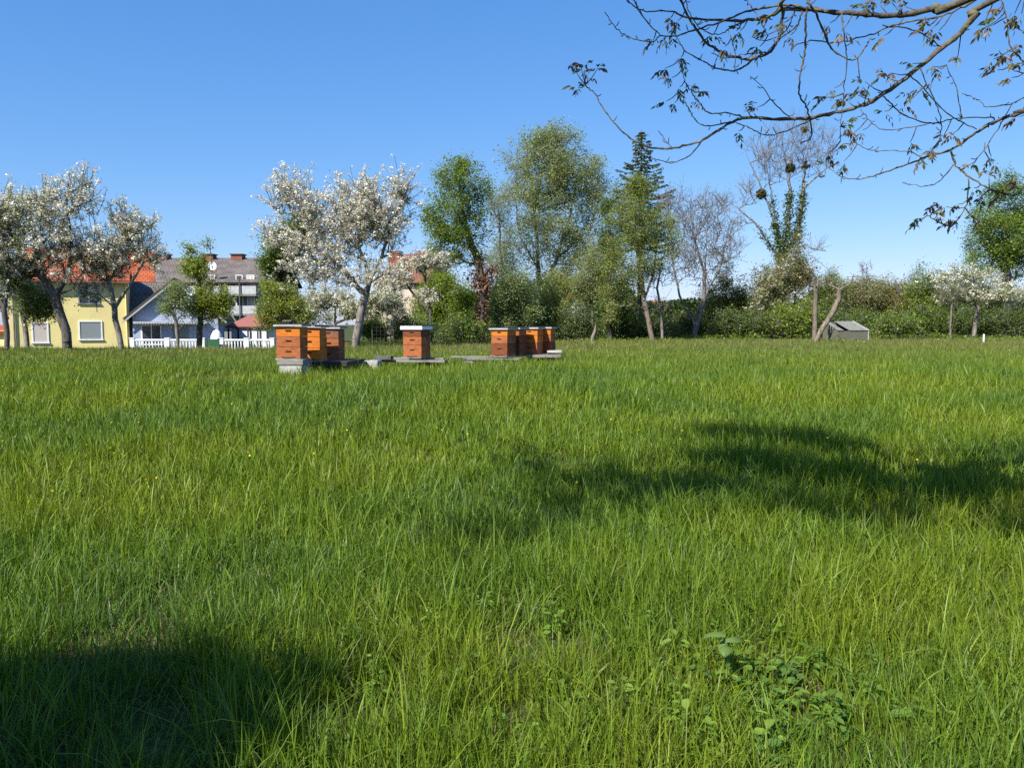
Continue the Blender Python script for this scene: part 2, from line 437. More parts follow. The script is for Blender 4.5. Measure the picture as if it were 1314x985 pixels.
def grow(stems, blobs, natt, rng, r0, tip=.010, twigs=2, twig_len=.45, up=.25, shell=.45, expo=2.4, clump=1, shoots=0, fine=1.45):
    """stems: list of polylines (first point of later stems attaches to the nearest node). blobs: (c(3), r(3), weight).
    Every attractor point in the blobs is joined to the closest part of the tree so far; radii follow the pipe model."""
    P, par = [], []
    def addline(pts, parent):
        last = parent
        for i, p in enumerate(pts):
            p = np.asarray(p, float)
            if last >= 0:
                q = P[last]; L = np.linalg.norm(p - q); k = max(1, int(L / .45))
                for j in range(1, k):
                    P.append(q + (p - q) * j / k + rng.normal(0, .02 * min(L, 1.5), 3)); par.append(last); last = len(P) - 1
            P.append(p); par.append(last); last = len(P) - 1
        return last
    addline(stems[0], -1)
    for s in stems[1:]:
        A = np.array(P); i = int(np.argmin(np.linalg.norm(A - np.asarray(s[0], float), axis=1)))
        addline(s[1:] if np.linalg.norm(A[i] - np.asarray(s[0])) < .8 else s, i)
    nst = len(P)
    att = []
    w = np.array([b[2] * b[1][0] * b[1][2] for b in blobs]); w = w / w.sum()
    for c, r, _ in [blobs[i] for i in rng.choice(len(blobs), max(4, natt // clump), p=w)]:
        v = rng.normal(0, 1, 3); v /= np.linalg.norm(v)
        q = np.asarray(c) + v * np.asarray(r) * rng.random() ** shell
        for _k in range(clump): att.append(q + rng.normal(0, 1, 3) * np.asarray(r) * .15)
    for _k in range(shoots):                       # long upright water shoots out of the crown's top
        c, r, _w = blobs[rng.choice(len(blobs), p=w)]
        q = np.asarray(c) + np.array([rng.uniform(-.8, .8) * r[0], rng.uniform(-.5, .5) * r[1], r[2] * rng.uniform(.55, .9)])
        for hgt in (0, .3, .6, .9)[:rng.integers(2, 5)]: att.append(q + np.array([rng.normal(0, .06), rng.normal(0, .06), hgt]) * (r[2] / 1.6) ** .5)
    natt = len(att)
    att = np.array(att)
    base = np.array(P)
    order = np.argsort(np.min(np.linalg.norm(att[:, None] - base[None], axis=2), axis=1))
    cap = len(P) + natt * (12 + twigs * 2)
    A = np.empty((cap, 3)); n = len(P); A[:n] = base
    par = par + [0] * (cap - n)
    depth = np.zeros(cap)
    tips = []
    for i in order:
        a = att[i]
        d = A[:n] - a
        cost = np.linalg.norm(d, axis=1) + .7 * np.maximum(d[:, 2] + .15, 0) + .05 * depth[:n]
        cost[:max(1, int(nst * .1))] += .5
        j = int(np.argmin(cost))
        L = np.linalg.norm(a - A[j]); k = int(np.clip(L / .35, 1, 6))
        p0 = A[j].copy(); last = j
        side = rng.normal(0, .10 * L, 3)
        for s in range(1, k + 1):
            t = s / k
            q = p0 + (a - p0) * t + (side + np.array([0, 0, -up * .3 * L])) * math.sin(math.pi * t)* .6 + rng.normal(0, .015 * L, 3) * (t < 1)
            A[n] = q; par[n] = last; depth[n] = depth[last] + 1; last = n; n += 1
        tips.append(last)
        dirn = a - p0; dirn /= max(np.linalg.norm(dirn), 1e-6)
        for _ in range(twigs):
            v = dirn * .8 + rng.normal(0, .6, 3) + np.array([0, 0, up]); v /= np.linalg.norm(v)
            m1 = a + v * twig_len * rng.uniform(.3, .6)
            A[n] = m1; par[n] = last; n += 1
            A[n] = m1 + (v + rng.normal(0, .3, 3) + np.array([0, 0, up * .6])) * twig_len * rng.uniform(.3, .6); par[n] = n - 1; n += 1
            tips.append(n - 1)
    A = A[:n]; par = np.array(par[:n])
    has = np.zeros(n, bool); has[par[par >= 0]] = True
    acc = np.zeros(n); rad = np.zeros(n)
    for i in range(n - 1, -1, -1):
        rad[i] = tip if not has[i] else max(acc[i] ** (1 / expo), tip)
        if par[i] >= 0: acc[par[i]] += rad[i] ** expo
    # blend to the wanted trunk radius
    sc = r0 / rad[0]
    lg = np.log(np.maximum(rad / tip, 1)) / max(math.log(rad[0] / tip), 1e-6)
    rad = tip * (r0 / tip) ** (lg ** fine)
    return A, par, rad, np.array(tips), nst

def trunk_mesh(A, par, rad, base, mat, parent, name='trunk'):
    c = np.where(par >= 0)[0]
    r_par = np.minimum(rad[par[c]], rad[c] * 1.6)
    V, Q = frusta(A[par[c]] - base, A[c] - base, r_par, rad[c], 6)
    return mesh_np(name, V, Q, mats=[mat], smooth=True, parent=parent)

def foliage(C, sig, n, size, cols, rng, flat=.3, ratio=.6, jitter=.25, clump=.3):
    """n leaves gathered round the points C"""
    idx = rng.integers(0, len(C), n)
    cl = rng.normal(0, clump, len(C))
    P = C[idx] + rng.normal(0, 1, (n, 3)) * np.asarray(sig)
    A, B = rand_axes(n, flat + .5, rng)
    L = size * rng.uniform(.45, 1.6, n)
    V, q = leaf_quads(P, A, B, L, L * ratio * rng.uniform(.8, 1.2, n))
    cols = np.asarray(cols, float)
    k = np.clip((.5 + cl[idx] + rng.normal(0, jitter, n)), 0, .999) * len(cols)
    t = np.minimum(cols[k.astype(int)] * rng.uniform(1.05, 1.5, (n, 1)), .82)
    return V, q, np.repeat(t, 4, 0)

def px_blobs(blobs, Y):
    out = []
    for b in blobs:
        px, py, rx, ry = b[:4]; dY = b[4] if len(b) > 4 else 0; w = b[5] if len(b) > 5 else 1
        s = (Y + dY) / F
        out.append((at(px, py, Y + dY), np.array([rx * s, max(rx, ry) * s * .75, ry * s]), w))
    return out

def make_tree(name, label, cat, Y, stems, r0, blobs, natt=120, leaf=None, blossom=None, group=None, bark=BARK, seed=1,
              tip=.010, twigs=2, twig_len=.45, up=.25, ivy=None, shell=.45, parts=('trunk', 'crown'), extra=None, clump=4, shoots=0, fine=1.55, **kw):
    rng = np.random.default_rng(seed)
    st = []
    for k, s in enumerate(stems):
        st.append([at(q[0], q[1], Y + (q[2] if len(q) > 2 else 0)) for q in s])
    b = st[0][0]; gz = float(H(b[0], b[1])); st[0][0] = np.array([b[0], b[1], gz - .05])
    root = st[0][0].copy(); root[2] = gz
    t = thing(name, label, cat, root, group=group)
    bl = []
    for c, r, w in px_blobs(blobs, Y):      # leave room for the outer twigs
        bl.append((c, np.array([max(r[0] - .5 * twig_len, r[0] * .55), max(r[1] - .5 * twig_len, r[1] * .55), max(r[2] - .6 * twig_len - .4 * up, r[2] * .55)]), w))
    A, par, rad, tips, nst = grow(st, bl, int(natt * 1.45), rng, r0, tip, twigs, twig_len, up, shell, clump=clump, shoots=shoots, fine=fine)
    # keep everything above the ground
    A[:, 2] = np.maximum(A[:, 2], H(A[:, 0], A[:, 1]) - .05)
    trunk_mesh(A, par, rad, root, bark, t, parts[0])
    tw = np.where((rad < tip * 1.6) & (np.arange(len(rad)) >= nst))[0]
    C = A[np.concatenate([tips, tips, tw])]
    if leaf:
        leaf = dict(leaf); leaf['n'] = int(leaf['n'] * 1.9); leaf['size'] *= .80; leaf['sig'] = leaf.get('sig', .22) * .58
        V, q, c = foliage(C, leaf.get('sig', .22), leaf['n'], leaf['size'], leaf['cols'], rng, leaf.get('flat', .3), leaf.get('ratio', .6), clump=leaf.get('clump', .3))
        V[:, 2] = np.maximum(V[:, 2], root[2] + .02)
        mesh_np(parts[1], V - root, q, mats=[LEAF], tint=c, parent=t)
    if blossom:
        n = int(blossom['n'] * 1.55); per = 8
        thin = np.concatenate([tips, tips, np.where((rad < tip * 2.5))[0]])
        cc = A[rng.choice(thin, n // per)] + rng.normal(0, blossom.get('sig', .05), (n // per, 3))
        V, q, c = foliage(cc, .05, n, blossom['size'] * .78, blossom['cols'], rng, .2, .9)
        mesh_np('blossoms', V - root, q, mats=[PETAL], tint=c, parent=t)
    if ivy:
        pts, sg = [], ivy.get('sig', .18)
        for s in ivy['lines']:
            w = [at(q[0], q[1], Y + (q[2] if len(q) > 2 else 0)) for q in s]
            for a, c in zip(w[:-1], w[1:]):
                for u in np.linspace(0, 1, max(2, int(np.linalg.norm(c - a) / .15))): pts.append(a + (c - a) * u)
        V, q, c = foliage(np.array(pts), sg, ivy['n'], ivy['size'], ivy['cols'], rng, .2, .8)
        o = mesh_np(ivy.get('name', 'ivy'), V - root, q, mats=[LEAF], tint=c, parent=t)
        if ivy.get('label'): o['label'] = ivy['label']
    if extra: extra(t, root, rng)
    return t

WHITE = [(.52, .49, .40), (.58, .56, .47), (.61, .59, .52), (.54, .49, .42)]
APPLE_LEAF = [(.19, .235, .05), (.22, .26, .055), (.15, .195, .045)]
FRESH = [(.12, .19, .025), (.16, .235, .03), (.20, .26, .035), (.10, .165, .03)]
YELLOWG = [(.19, .23, .03), (.24, .27, .035), (.15, .20, .035)]
GREY_G = [(.19, .225, .09), (.24, .27, .12), (.15, .19, .08)]
WILLOW = [(.20, .24, .09), (.25, .28, .11), (.16, .205, .085)]
DARKG = [(.07, .11, .028), (.095, .14, .03), (.06, .09, .03), (.12, .165, .035)]
BROWNISH = [(.22, .17, .09), (.18, .16, .07), (.19, .19, .06)]

def orchard():
    g = 'blossoming apple trees by the houses'
    make_tree('apple_tree', 'blossoming apple tree cut off by the left picture edge, with a dark thin trunk', 'tree', 31,
              [[(8, 452), (9, 425), (5, 395), (-8, 350)], [(5, 395), (14, 350), (5, 300)]], .1,
              [(-15, 325, 55, 58), (0, 380, 45, 30), (5, 280, 40, 36)], 115, dict(n=4500, size=.075, cols=APPLE_LEAF, sig=.2),
              dict(n=7000, size=.075, cols=WHITE), g, seed=11, shoots=10, clump=5, twig_len=.55)
    make_tree('apple_tree', 'short apple tree with a pale trunk just left of the dark crooked one', 'tree', 33,
              [[(35, 452), (33, 425), (30, 408), (24, 385)], [(30, 408), (45, 385)]], .1,
              [(35, 390, 40, 26), (20, 355, 35, 32), (50, 405, 25, 14)], 110, dict(n=11000, size=.08, cols=FRESH + APPLE_LEAF, sig=.2),
              dict(n=2600, size=.075, cols=WHITE), g, BARK_PALE, seed=12)
    make_tree('apple_tree', 'tall blossoming apple tree with a dark crooked trunk in front of the yellow house', 'tree', 32,
              [[(87, 457), (85, 425), (76, 400), (70, 380), (58, 360), (48, 325)], [(70, 380), (88, 350), (92, 310), (85, 255)],
               [(70, 388), (95, 370), (118, 345)], [(58, 360), (30, 340), (12, 290)]], .18,
              [(70, 308, 78, 56), (88, 268, 52, 38), (35, 292, 62, 46), (118, 332, 48, 40), (45, 350, 62, 36), (100, 372, 48, 22), (85, 246, 22, 16), (10, 320, 40, 40)], 215,
              dict(n=6000, size=.07, cols=APPLE_LEAF, sig=.22), dict(n=14000, size=.08, cols=WHITE), g, seed=13, shoots=26, clump=5, twig_len=.7, up=.5)
    make_tree('apple_tree', 'spreading blossoming apple tree, slim grey trunk, at the right corner of the yellow house', 'tree', 33,
              [[(157, 454), (152, 425), (147, 395), (142, 370), (135, 340)], [(147, 395), (160, 375), (176, 350), (190, 320)], [(147, 392), (130, 380), (118, 368)]], .115,
              [(145, 335, 52, 42), (175, 318, 38, 38), (125, 350, 42, 30), (172, 300, 38, 26), (150, 285, 18, 16), (120, 385, 30, 12), (195, 335, 18, 18)], 170,
              dict(n=3600, size=.07, cols=APPLE_LEAF, sig=.22), dict(n=8800, size=.08, cols=WHITE), g, BARK_PALE, seed=14, shoots=16, clump=5, twig_len=.6, up=.4)
    make_tree('apple_tree', 'largest blossoming apple tree, standing behind the first hives with a pale leaning trunk', 'tree', 36,
              [[(456, 449), (460, 420), (466, 390), (473, 365), (468, 335), (452, 300), (440, 260)], [(473, 365), (490, 330), (500, 290), (522, 245)],
               [(470, 372), (440, 345), (405, 320), (375, 290)], [(473, 362), (510, 340), (535, 318)]], .2,
              [(430, 290, 75, 58), (400, 320, 62, 42), (480, 280, 55, 52), (515, 250, 22, 36), (380, 270, 45, 38), (505, 310, 38, 34), (440, 350, 75, 22), (360, 340, 32, 24), (365, 240, 18, 18), (350, 300, 20, 30), (452, 290, 42, 50, 0, 1.5), (420, 360, 60, 18)], 450,
              dict(n=8000, size=.07, cols=APPLE_LEAF, sig=.24), dict(n=30000, size=.085, cols=WHITE), g, BARK_PALE, seed=15, shoots=34, clump=5, twig_len=.75, up=.4)
    make_tree('apple_tree', 'low wide blossoming apple tree in front of the dark hedge at far right', 'tree', 58,
              [[(1250, 429), (1252, 410), (1255, 392), (1245, 375)], [(1255, 392), (1280, 378), (1300, 372)], [(1255, 392), (1225, 385), (1208, 382)]], .16,
              [(1240, 360, 42, 24), (1285, 378, 38, 18), (1215, 384, 18, 12), (1250, 380, 50, 14)], 240,
              dict(n=9000, size=.10, cols=APPLE_LEAF + GREY_G, sig=.28), dict(n=11000, size=.12, cols=[(.50, .48, .38), (.6, .58, .5)]), None, BARK_PALE, seed=16)
    # green trees in front of the blue house
    make_tree('young_tree', 'thin young tree with sparse pale leaves in front of the blue gable', 'tree', 40,
              [[(227, 450), (227, 425), (226, 412), (220, 395)], [(226, 412), (238, 390)]], .09,
              [(225, 385, 22, 24), (215, 398, 16, 14), (240, 405, 16, 10)], 70, dict(n=2600, size=.09, cols=GREY_G + FRESH, sig=.22), None, None, BARK_PALE, seed=21)
    make_tree('leafy_tree', 'bushy bright green tree with one tall shoot beside the blue house', 'tree', 41,
              [[(256, 450), (256, 425), (257, 400), (255, 360), (252, 325)], [(257, 400), (272, 370), (270, 308)], [(257, 400), (283, 385)]], .15,
              [(264, 385, 28, 28), (282, 394, 20, 22), (252, 345, 18, 22), (245, 320, 12, 8), (270, 318, 4, 16), (258, 402, 28, 16), (238, 350, 12, 8)], 170,
              dict(n=7800, size=.11, cols=YELLOWG + FRESH[1:3], sig=.22), None, None, BARK, seed=22, shoots=4)

def treeline():
    # left of the willow
    make_tree('leafy_tree', 'dark green tree standing half hidden behind the largest apple tree', 'tree', 50,
              [[(372, 440), (372, 400), (368, 350), (366, 300)]], .2, [(365, 320, 30, 46), (385, 300, 28, 36), (350, 350, 16, 30)], 150,
              dict(n=13000, size=.15, cols=DARKG + FRESH[:1], sig=.35), seed=31)
    make_tree('shrub', 'yellowish green shrub behind the brown shed roof and first hives', 'shrub', 46,
              [[(372, 440), (372, 415), (365, 395)]], .1, [(365, 395, 34, 30), (400, 405, 30, 22), (345, 408, 18, 18), (350, 380, 18, 16)], 150,
              dict(n=13000, size=.11, cols=YELLOWG + GREY_G[:1], sig=.3), parts=('stem', 'foliage'), seed=32)
    make_tree('blossoming_shrub', 'low white blossoming shrub behind the pale trunk of the largest apple tree', 'shrub', 42,
              [[(430, 445), (430, 415), (430, 395)], [(430, 415), (480, 400), (500, 395)]], .08, [(425, 388, 34, 20), (490, 390, 28, 20), (455, 400, 30, 14)], 170,
              dict(n=5000, size=.09, cols=GREY_G + APPLE_LEAF, sig=.2), dict(n=9000, size=.085, cols=WHITE), parts=('stem', 'foliage'), seed=33)
    make_tree('blossoming_shrub', 'white blossoming young tree in front of the cream house with chimneys', 'shrub', 44,
              [[(553, 445), (552, 400), (548, 370)], [(552, 400), (525, 370), (508, 355)]], .09, [(540, 345, 32, 24), (508, 360, 28, 26), (570, 338, 25, 16), (500, 385, 24, 32), (550, 375, 18, 26), (512, 410, 22, 18)], 230,
              dict(n=3000, size=.09, cols=APPLE_LEAF + GREY_G, sig=.2), dict(n=11000, size=.09, cols=WHITE), parts=('stem', 'foliage'), seed=34)
    make_tree('shrub', 'dense dark green bush between the pale apple trunk and the lone hive', 'shrub', 44,
              [[(495, 445), (495, 430), (495, 420)]], .08, [(480, 425, 26, 18), (515, 425, 28, 20), (545, 428, 20, 16)], 130,
              dict(n=10000, size=.10, cols=DARKG + FRESH[:2], sig=.25), parts=('stem', 'foliage'), seed=35)
    make_tree('leafy_tree', 'upright green tree with brown dead ivy wrapped round its trunk', 'tree', 46,
              [[(619, 443), (618, 410), (620, 370), (612, 330), (600, 300), (592, 260), (590, 225)], [(620, 365), (632, 340)], [(600, 300), (570, 290)]], .24,
              [(590, 250, 38, 48), (573, 300, 34, 40), (605, 300, 28, 42), (592, 218, 20, 18), (582, 332, 34, 18), (560, 280, 20, 30)], 300,
              dict(n=13500, size=.13, cols=FRESH + DARKG[-1:], sig=.32), seed=36,
              ivy=dict(lines=[[(619, 442), (618, 410), (620, 370), (612, 325)], [(621, 372), (632, 345)], [(614, 372), (606, 352)]], n=2600, size=.14, sig=.2, name='dead_ivy',
                       cols=[(.19, .095, .048), (.23, .125, .07), (.13, .075, .045)], label='rust-brown dead ivy on the trunk'))
    make_tree('pale_tree', 'small grey-green feathery tree left of the big willow', 'tree', 54,
              [[(648, 440), (648, 380), (642, 320), (640, 270)]], .15, [(640, 270, 22, 40), (648, 320, 26, 40), (635, 350, 25, 40)], 180,
              dict(n=8500, size=.12, cols=GREY_G + WILLOW, sig=.4, ratio=.35), bark=BARK_TWIG, seed=37)
    make_tree('willow_tree', 'tallest pale green willow in the tree line behind the hives', 'tree', 58,
              [[(692, 440), (692, 390), (690, 330), (686, 270), (700, 200)], [(692, 390), (715, 330), (735, 260), (745, 205)], [(690, 350), (665, 300), (660, 240), (668, 195)],
               [(692, 380), (660, 330), (650, 300)], [(715, 330), (755, 300), (770, 250)]], .30,
              [(710, 215, 52, 50), (735, 240, 48, 50), (675, 240, 36, 50), (760, 260, 26, 55), (700, 300, 52, 55), (740, 320, 45, 45), (690, 185, 30, 22), (715, 180, 34, 16), (660, 330, 30, 40), (720, 370, 50, 40)], 560,
              dict(n=42000, size=.18, cols=WILLOW, sig=.42, ratio=.42, clump=.25), bark=BARK_TWIG, clump=3, seed=38, twig_len=.8)
    for k, (px, py, rx, ry, Y, col, lab, sd) in enumerate([
        (572, 386, 42, 52, 50, YELLOWG[:1] + FRESH, 'bright green bush left of the ivy-wrapped trunk', 41),
        (592, 425, 30, 22, 44, FRESH + DARKG, 'low dark leafy bush at the foot of the ivy-wrapped tree', 42),
        (660, 385, 34, 54, 48, GREY_G + FRESH[:1], 'grey-green bush right behind the third group of hives', 43),
        (705, 395, 34, 48, 52, GREY_G + YELLOWG[:2], 'yellowish grey-green bush under the big willow', 44),
        (742, 415, 26, 30, 50, DARKG, 'dark low bush beside the small orange-roofed house', 45),
        (760, 350, 26, 50, 56, WILLOW + GREY_G, 'pale bush right of the big willow', 46)]):
        make_tree('shrub', lab, 'shrub', Y, [[(px, 442), (px, min(py + ry * .4, 432)), (px, py)]], .1, [(px, py, rx, ry), (px - rx * .4, py + ry * .35, rx * .8, ry * .6), (px + rx * .4, py + ry * .3, rx * .8, ry * .6)], 150,
                  dict(n=int(rx * ry * 7.5), size=.12, cols=col, sig=.35), parts=('stem', 'foliage'), bark=BARK_TWIG, seed=sd)
    # spruce behind
    spruce()
    make_tree('thuja_tree', 'dark columnar evergreen half covered by the yellow-green tree', 'tree', 54,
              [[(783, 442), (783, 350), (785, 260)]], .2, [(783, 390, 18, 50), (784, 310, 16, 55), (786, 260, 9, 22), (800, 400, 25, 40)], 200,
              dict(n=20000, size=.12, cols=DARKG, sig=.3), seed=51)
    make_tree('leafy_tree', 'yellow-green tree with a bare brown leaning trunk at the meadow edge', 'tree', 50,
              [[(838, 442), (833, 415), (826, 385), (822, 350), (815, 300), (815, 260)], [(826, 385), (838, 355), (842, 320)], [(822, 360), (812, 335)], [(815, 300), (800, 270)]], .17,
              [(815, 275, 38, 46), (835, 310, 38, 42), (800, 330, 40, 52), (814, 245, 24, 22), (830, 350, 40, 32), (790, 380, 28, 44), (852, 300, 20, 28)], 330,
              dict(n=23000, size=.11, cols=YELLOWG + FRESH[:1] + GREY_G, sig=.3), bark=BARK_DEAD, seed=52)
    make_tree('pale_tree', 'slim tree with a whitish trunk next to the brown leaning trunk', 'tree', 51,
              [[(850, 442), (849, 415), (847, 395), (843, 370), (850, 330)], [(848, 395), (862, 370)]], .10,
              [(850, 350, 24, 34), (845, 395, 22, 14)], 70, dict(n=1200, size=.10, cols=GREY_G + BROWNISH, sig=.3), bark=BARK_PALE, seed=53)
    make_tree('bare_tree', 'airy bare tree with tiny buds left of the ivy-clad tree', 'tree', 56,
              [[(890, 442), (893, 420), (903, 385), (905, 340), (908, 290)], [(903, 385), (925, 340), (935, 300)], [(893, 420), (872, 380), (862, 330), (858, 270)],
               [(905, 350), (890, 300), (885, 260)], [(870, 442), (885, 425)], [(893, 420), (880, 395), (868, 365)]], .2,
              [(905, 280, 34, 45), (870, 280, 26, 45), (930, 320, 28, 45), (890, 330, 40, 45), (855, 265, 14, 35), (925, 260, 18, 25)], 300,
              dict(n=3800, size=.09, cols=BROWNISH + [(.22, .19, .15)], sig=.25), bark=BARK_TWIG, seed=54, tip=.010, twigs=3, twig_len=.9, up=.3, clump=1, fine=1.7)
    def mistle(t, root, rng):
        for px, py, r in [(977, 249, 6.5), (1014, 216, 6.5), (1032, 167, 4), (995, 290, 3.2)]:
            c = at(px, py, 60)
            v = rng.normal(0, 1, (1300, 3)); v /= np.linalg.norm(v, axis=1, keepdims=True)
            P = c + v * (r * 60 / F) * rng.random((1300, 1)) ** .45
            V, q, cc = foliage(P, .02, 1300, .13, [(.075, .085, .016), (.10, .10, .02), (.055, .065, .016)], rng, 0, .5)
            mesh_np('mistletoe', V - root, q, mats=[LEAF], tint=cc, parent=t)
    S1 = [(1004, 440), (1003, 380), (1002, 330), (996, 290), (990, 245), (982, 205), (972, 170)]
    S2 = [(1003, 335), (1010, 300), (1014, 250), (1012, 215), (1018, 175), (1012, 160)]
    S3 = [(1004, 330), (1024, 300), (1030, 250), (1034, 205), (1040, 170), (1030, 150)]
    S4 = [(1000, 335), (985, 310), (968, 285), (948, 268), (930, 255)]
    S5 = [(1020, 320), (1040, 318), (1060, 322)]
    S6 = [(1034, 240), (1050, 225), (1068, 208)]
    S7 = [(996, 290), (985, 260), (970, 225), (955, 190)]
    make_tree('ivy_clad_tree', 'large bare tree with ivy-covered stems and mistletoe balls', 'tree', 60, [S1, S2, S3, S4, S5, S6, S7], .34,
              [(985, 200, 34, 45), (1015, 195, 30, 50), (1045, 200, 34, 42), (960, 250, 26, 30), (945, 285, 22, 24), (1060, 190, 20, 26), (1050, 320, 22, 12), (1030, 165, 35, 20)], 190,
              dict(n=500, size=.08, cols=BROWNISH, sig=.3), bark=BARK_TWIG, seed=55, tip=.010, twigs=3, twig_len=1.0, up=.5, clump=1, fine=1.75,
              ivy=dict(lines=[S1[1:4] + [(991, 252)], S2[0:3], S3[0:3] + [(1032, 235)], [(1000, 330), (985, 310), (975, 295)], S1[1:4], S3[:3], S2[:3]], n=6500, size=.14, sig=.2, cols=DARKG + [(.10, .14, .05)]), extra=mistle)
    # hedge shrubs to the right
    for (px, py, rx, ry, Y, col, lab, sd, bl) in [
        (930, 385, 34, 46, 60, DARKG + BROWNISH[1:] + FRESH[:1], 'broad dark shrub below the airy bare tree', 61, 0),
        (955, 415, 36, 24, 56, DARKG + FRESH[:1], 'low dark green shrub left of the white blossoming one', 62, 0),
        (990, 372, 26, 40, 57, GREY_G + BROWNISH, 'shrub with a veil of white blossom under the ivy-clad tree', 63, 2600),
        (1020, 350, 24, 44, 58, BROWNISH + YELLOWG[2:], 'tall olive brown shrub wrapped round the foot of the ivy-clad tree', 64, 600),
        (1020, 410, 34, 26, 55, FRESH + YELLOWG, 'yellow-green shrub left of the upright dead stub', 65, 0),
        (1062, 375, 26, 34, 62, GREY_G + YELLOWG, 'loose pale green shrub right behind the leaning dead trunk', 66, 0),
        (1060, 415, 30, 20, 58, DARKG + FRESH[:1], 'dark low shrub behind the leaning dead trunk', 67, 0),
        (1100, 382, 38, 32, 62, BROWNISH + GREY_G, 'brownish thin shrub above the cold frame', 68, 0),
        (1095, 415, 36, 18, 60, DARKG[2:] + FRESH, 'dark shrub directly behind the cold frame', 69, 0),
        (1148, 384, 34, 32, 62, BROWNISH + YELLOWG[:1], 'olive shrub right of the cold frame', 70, 0),
        (1150, 417, 28, 17, 54, FRESH, 'rounded bright green shrub beside the cold frame', 71, 0),
        (1182, 375, 18, 38, 60, FRESH + YELLOWG[:1], 'upright bright green bush with a pointed top', 72, 0),
        (1190, 410, 28, 22, 58, FRESH + YELLOWG[:1] + DARKG[:2], 'dark leafy bush at the foot of the pointed one', 73, 0),
        (1235, 412, 36, 22, 64, DARKG + FRESH[:2], 'deep green hedge shrub behind the low apple tree', 74, 0),
        (1295, 412, 42, 24, 64, DARKG + FRESH[:1], 'deep green hedge shrub at the right picture edge', 75, 0),
        (880, 420, 26, 22, 58, DARKG + FRESH[:1], 'dark shrub in front of the white building', 76, 0),
        (820, 422, 44, 20, 56, DARKG + FRESH[:1], 'dark undergrowth bush behind the brown leaning trunk', 77, 0),
        (1112, 372, 30, 20, 75, FRESH + GREY_G, 'far rounded green treetop just over the hedge', 78, 0)]:
        make_tree('shrub', lab, 'shrub', Y, [[(px, 438), (px, min(py + ry * .4, 430)), (px, py)]], .1, [(px, py, rx, ry), (px - rx * .45, py + ry * .3, rx * .75, ry * .65), (px + rx * .4, py + ry * .25, rx * .8, ry * .6)], 150,
                  dict(n=int(rx * ry * 7), size=.14, cols=col, sig=.35), dict(n=bl, size=.13, cols=WHITE) if bl else None, parts=('stem', 'foliage'), bark=BARK_TWIG, seed=sd, twig_len=.6)
    make_tree('leafy_tree', 'big full green tree at the right edge behind the blossoming one', 'tree', 66,
              [[(1292, 436), (1292, 380), (1290, 320), (1292, 270)], [(1292, 350), (1265, 310)], [(1292, 340), (1320, 300)]], .35,
              [(1285, 290, 45, 50), (1310, 320, 48, 52), (1265, 330, 26, 34), (1290, 255, 30, 28), (1325, 270, 30, 40)], 360,
              dict(n=27000, size=.17, cols=FRESH + DARKG[-1:], sig=.5), seed=56)
    make_tree('thin_tree', 'small leafless sapling above the hedge right of the leaning dead trunk', 'tree', 64,
              [[(1112, 430), (1113, 390), (1113, 360), (1112, 340)]], .05, [(1112, 345, 12, 14), (1112, 360, 14, 10)], 50, None, bark=BARK_TWIG, seed=57, twigs=2)
    make_tree('bare_tree', 'thin grey double-stemmed tree left of the low apple tree at far right', 'tree', 57,
              [[(1220, 431), (1220, 412), (1221, 395), (1224, 380)], [(1220, 428), (1224, 412), (1224, 395)]], .07, [(1222, 378, 16, 16)], 40, dict(n=600, size=.1, cols=GREY_G, sig=.3), bark=BARK_PALE, seed=58)
    # dead trunks on the meadow's edge
    make_tree('dead_tree', 'leaning bare dead trunk with a few crooked branches at the meadow edge', 'tree', 46,
              [[(1046, 443), (1056, 420), (1070, 398), (1076, 384), (1077, 362), (1085, 356), (1110, 353), (1135, 356)], [(1077, 372), (1092, 363), (1118, 361)], [(1077, 364), (1062, 345), (1046, 332), (1030, 322)],
               [(1074, 370), (1062, 364), (1048, 366)], [(1072, 396), (1082, 386)]], .16,
              [(1100, 356, 20, 6), (1060, 360, 16, 10)], 14, None, bark=BARK_DEAD, seed=59, fine=2.1, tip=.012, twigs=1, twig_len=.3)
    make_tree('dead_tree', 'upright bare stub next to the leaning dead trunk', 'tree', 48,
              [[(1045, 441), (1046, 415), (1046, 395), (1047, 370), (1046, 352)], [(1046, 400), (1050, 388)], [(1046, 392), (1036, 380), (1030, 372)]], .15,
              [(1046, 365, 8, 10)], 8, None, bark=BARK_DEAD, seed=60, tip=.02, twigs=1, twig_len=.3)

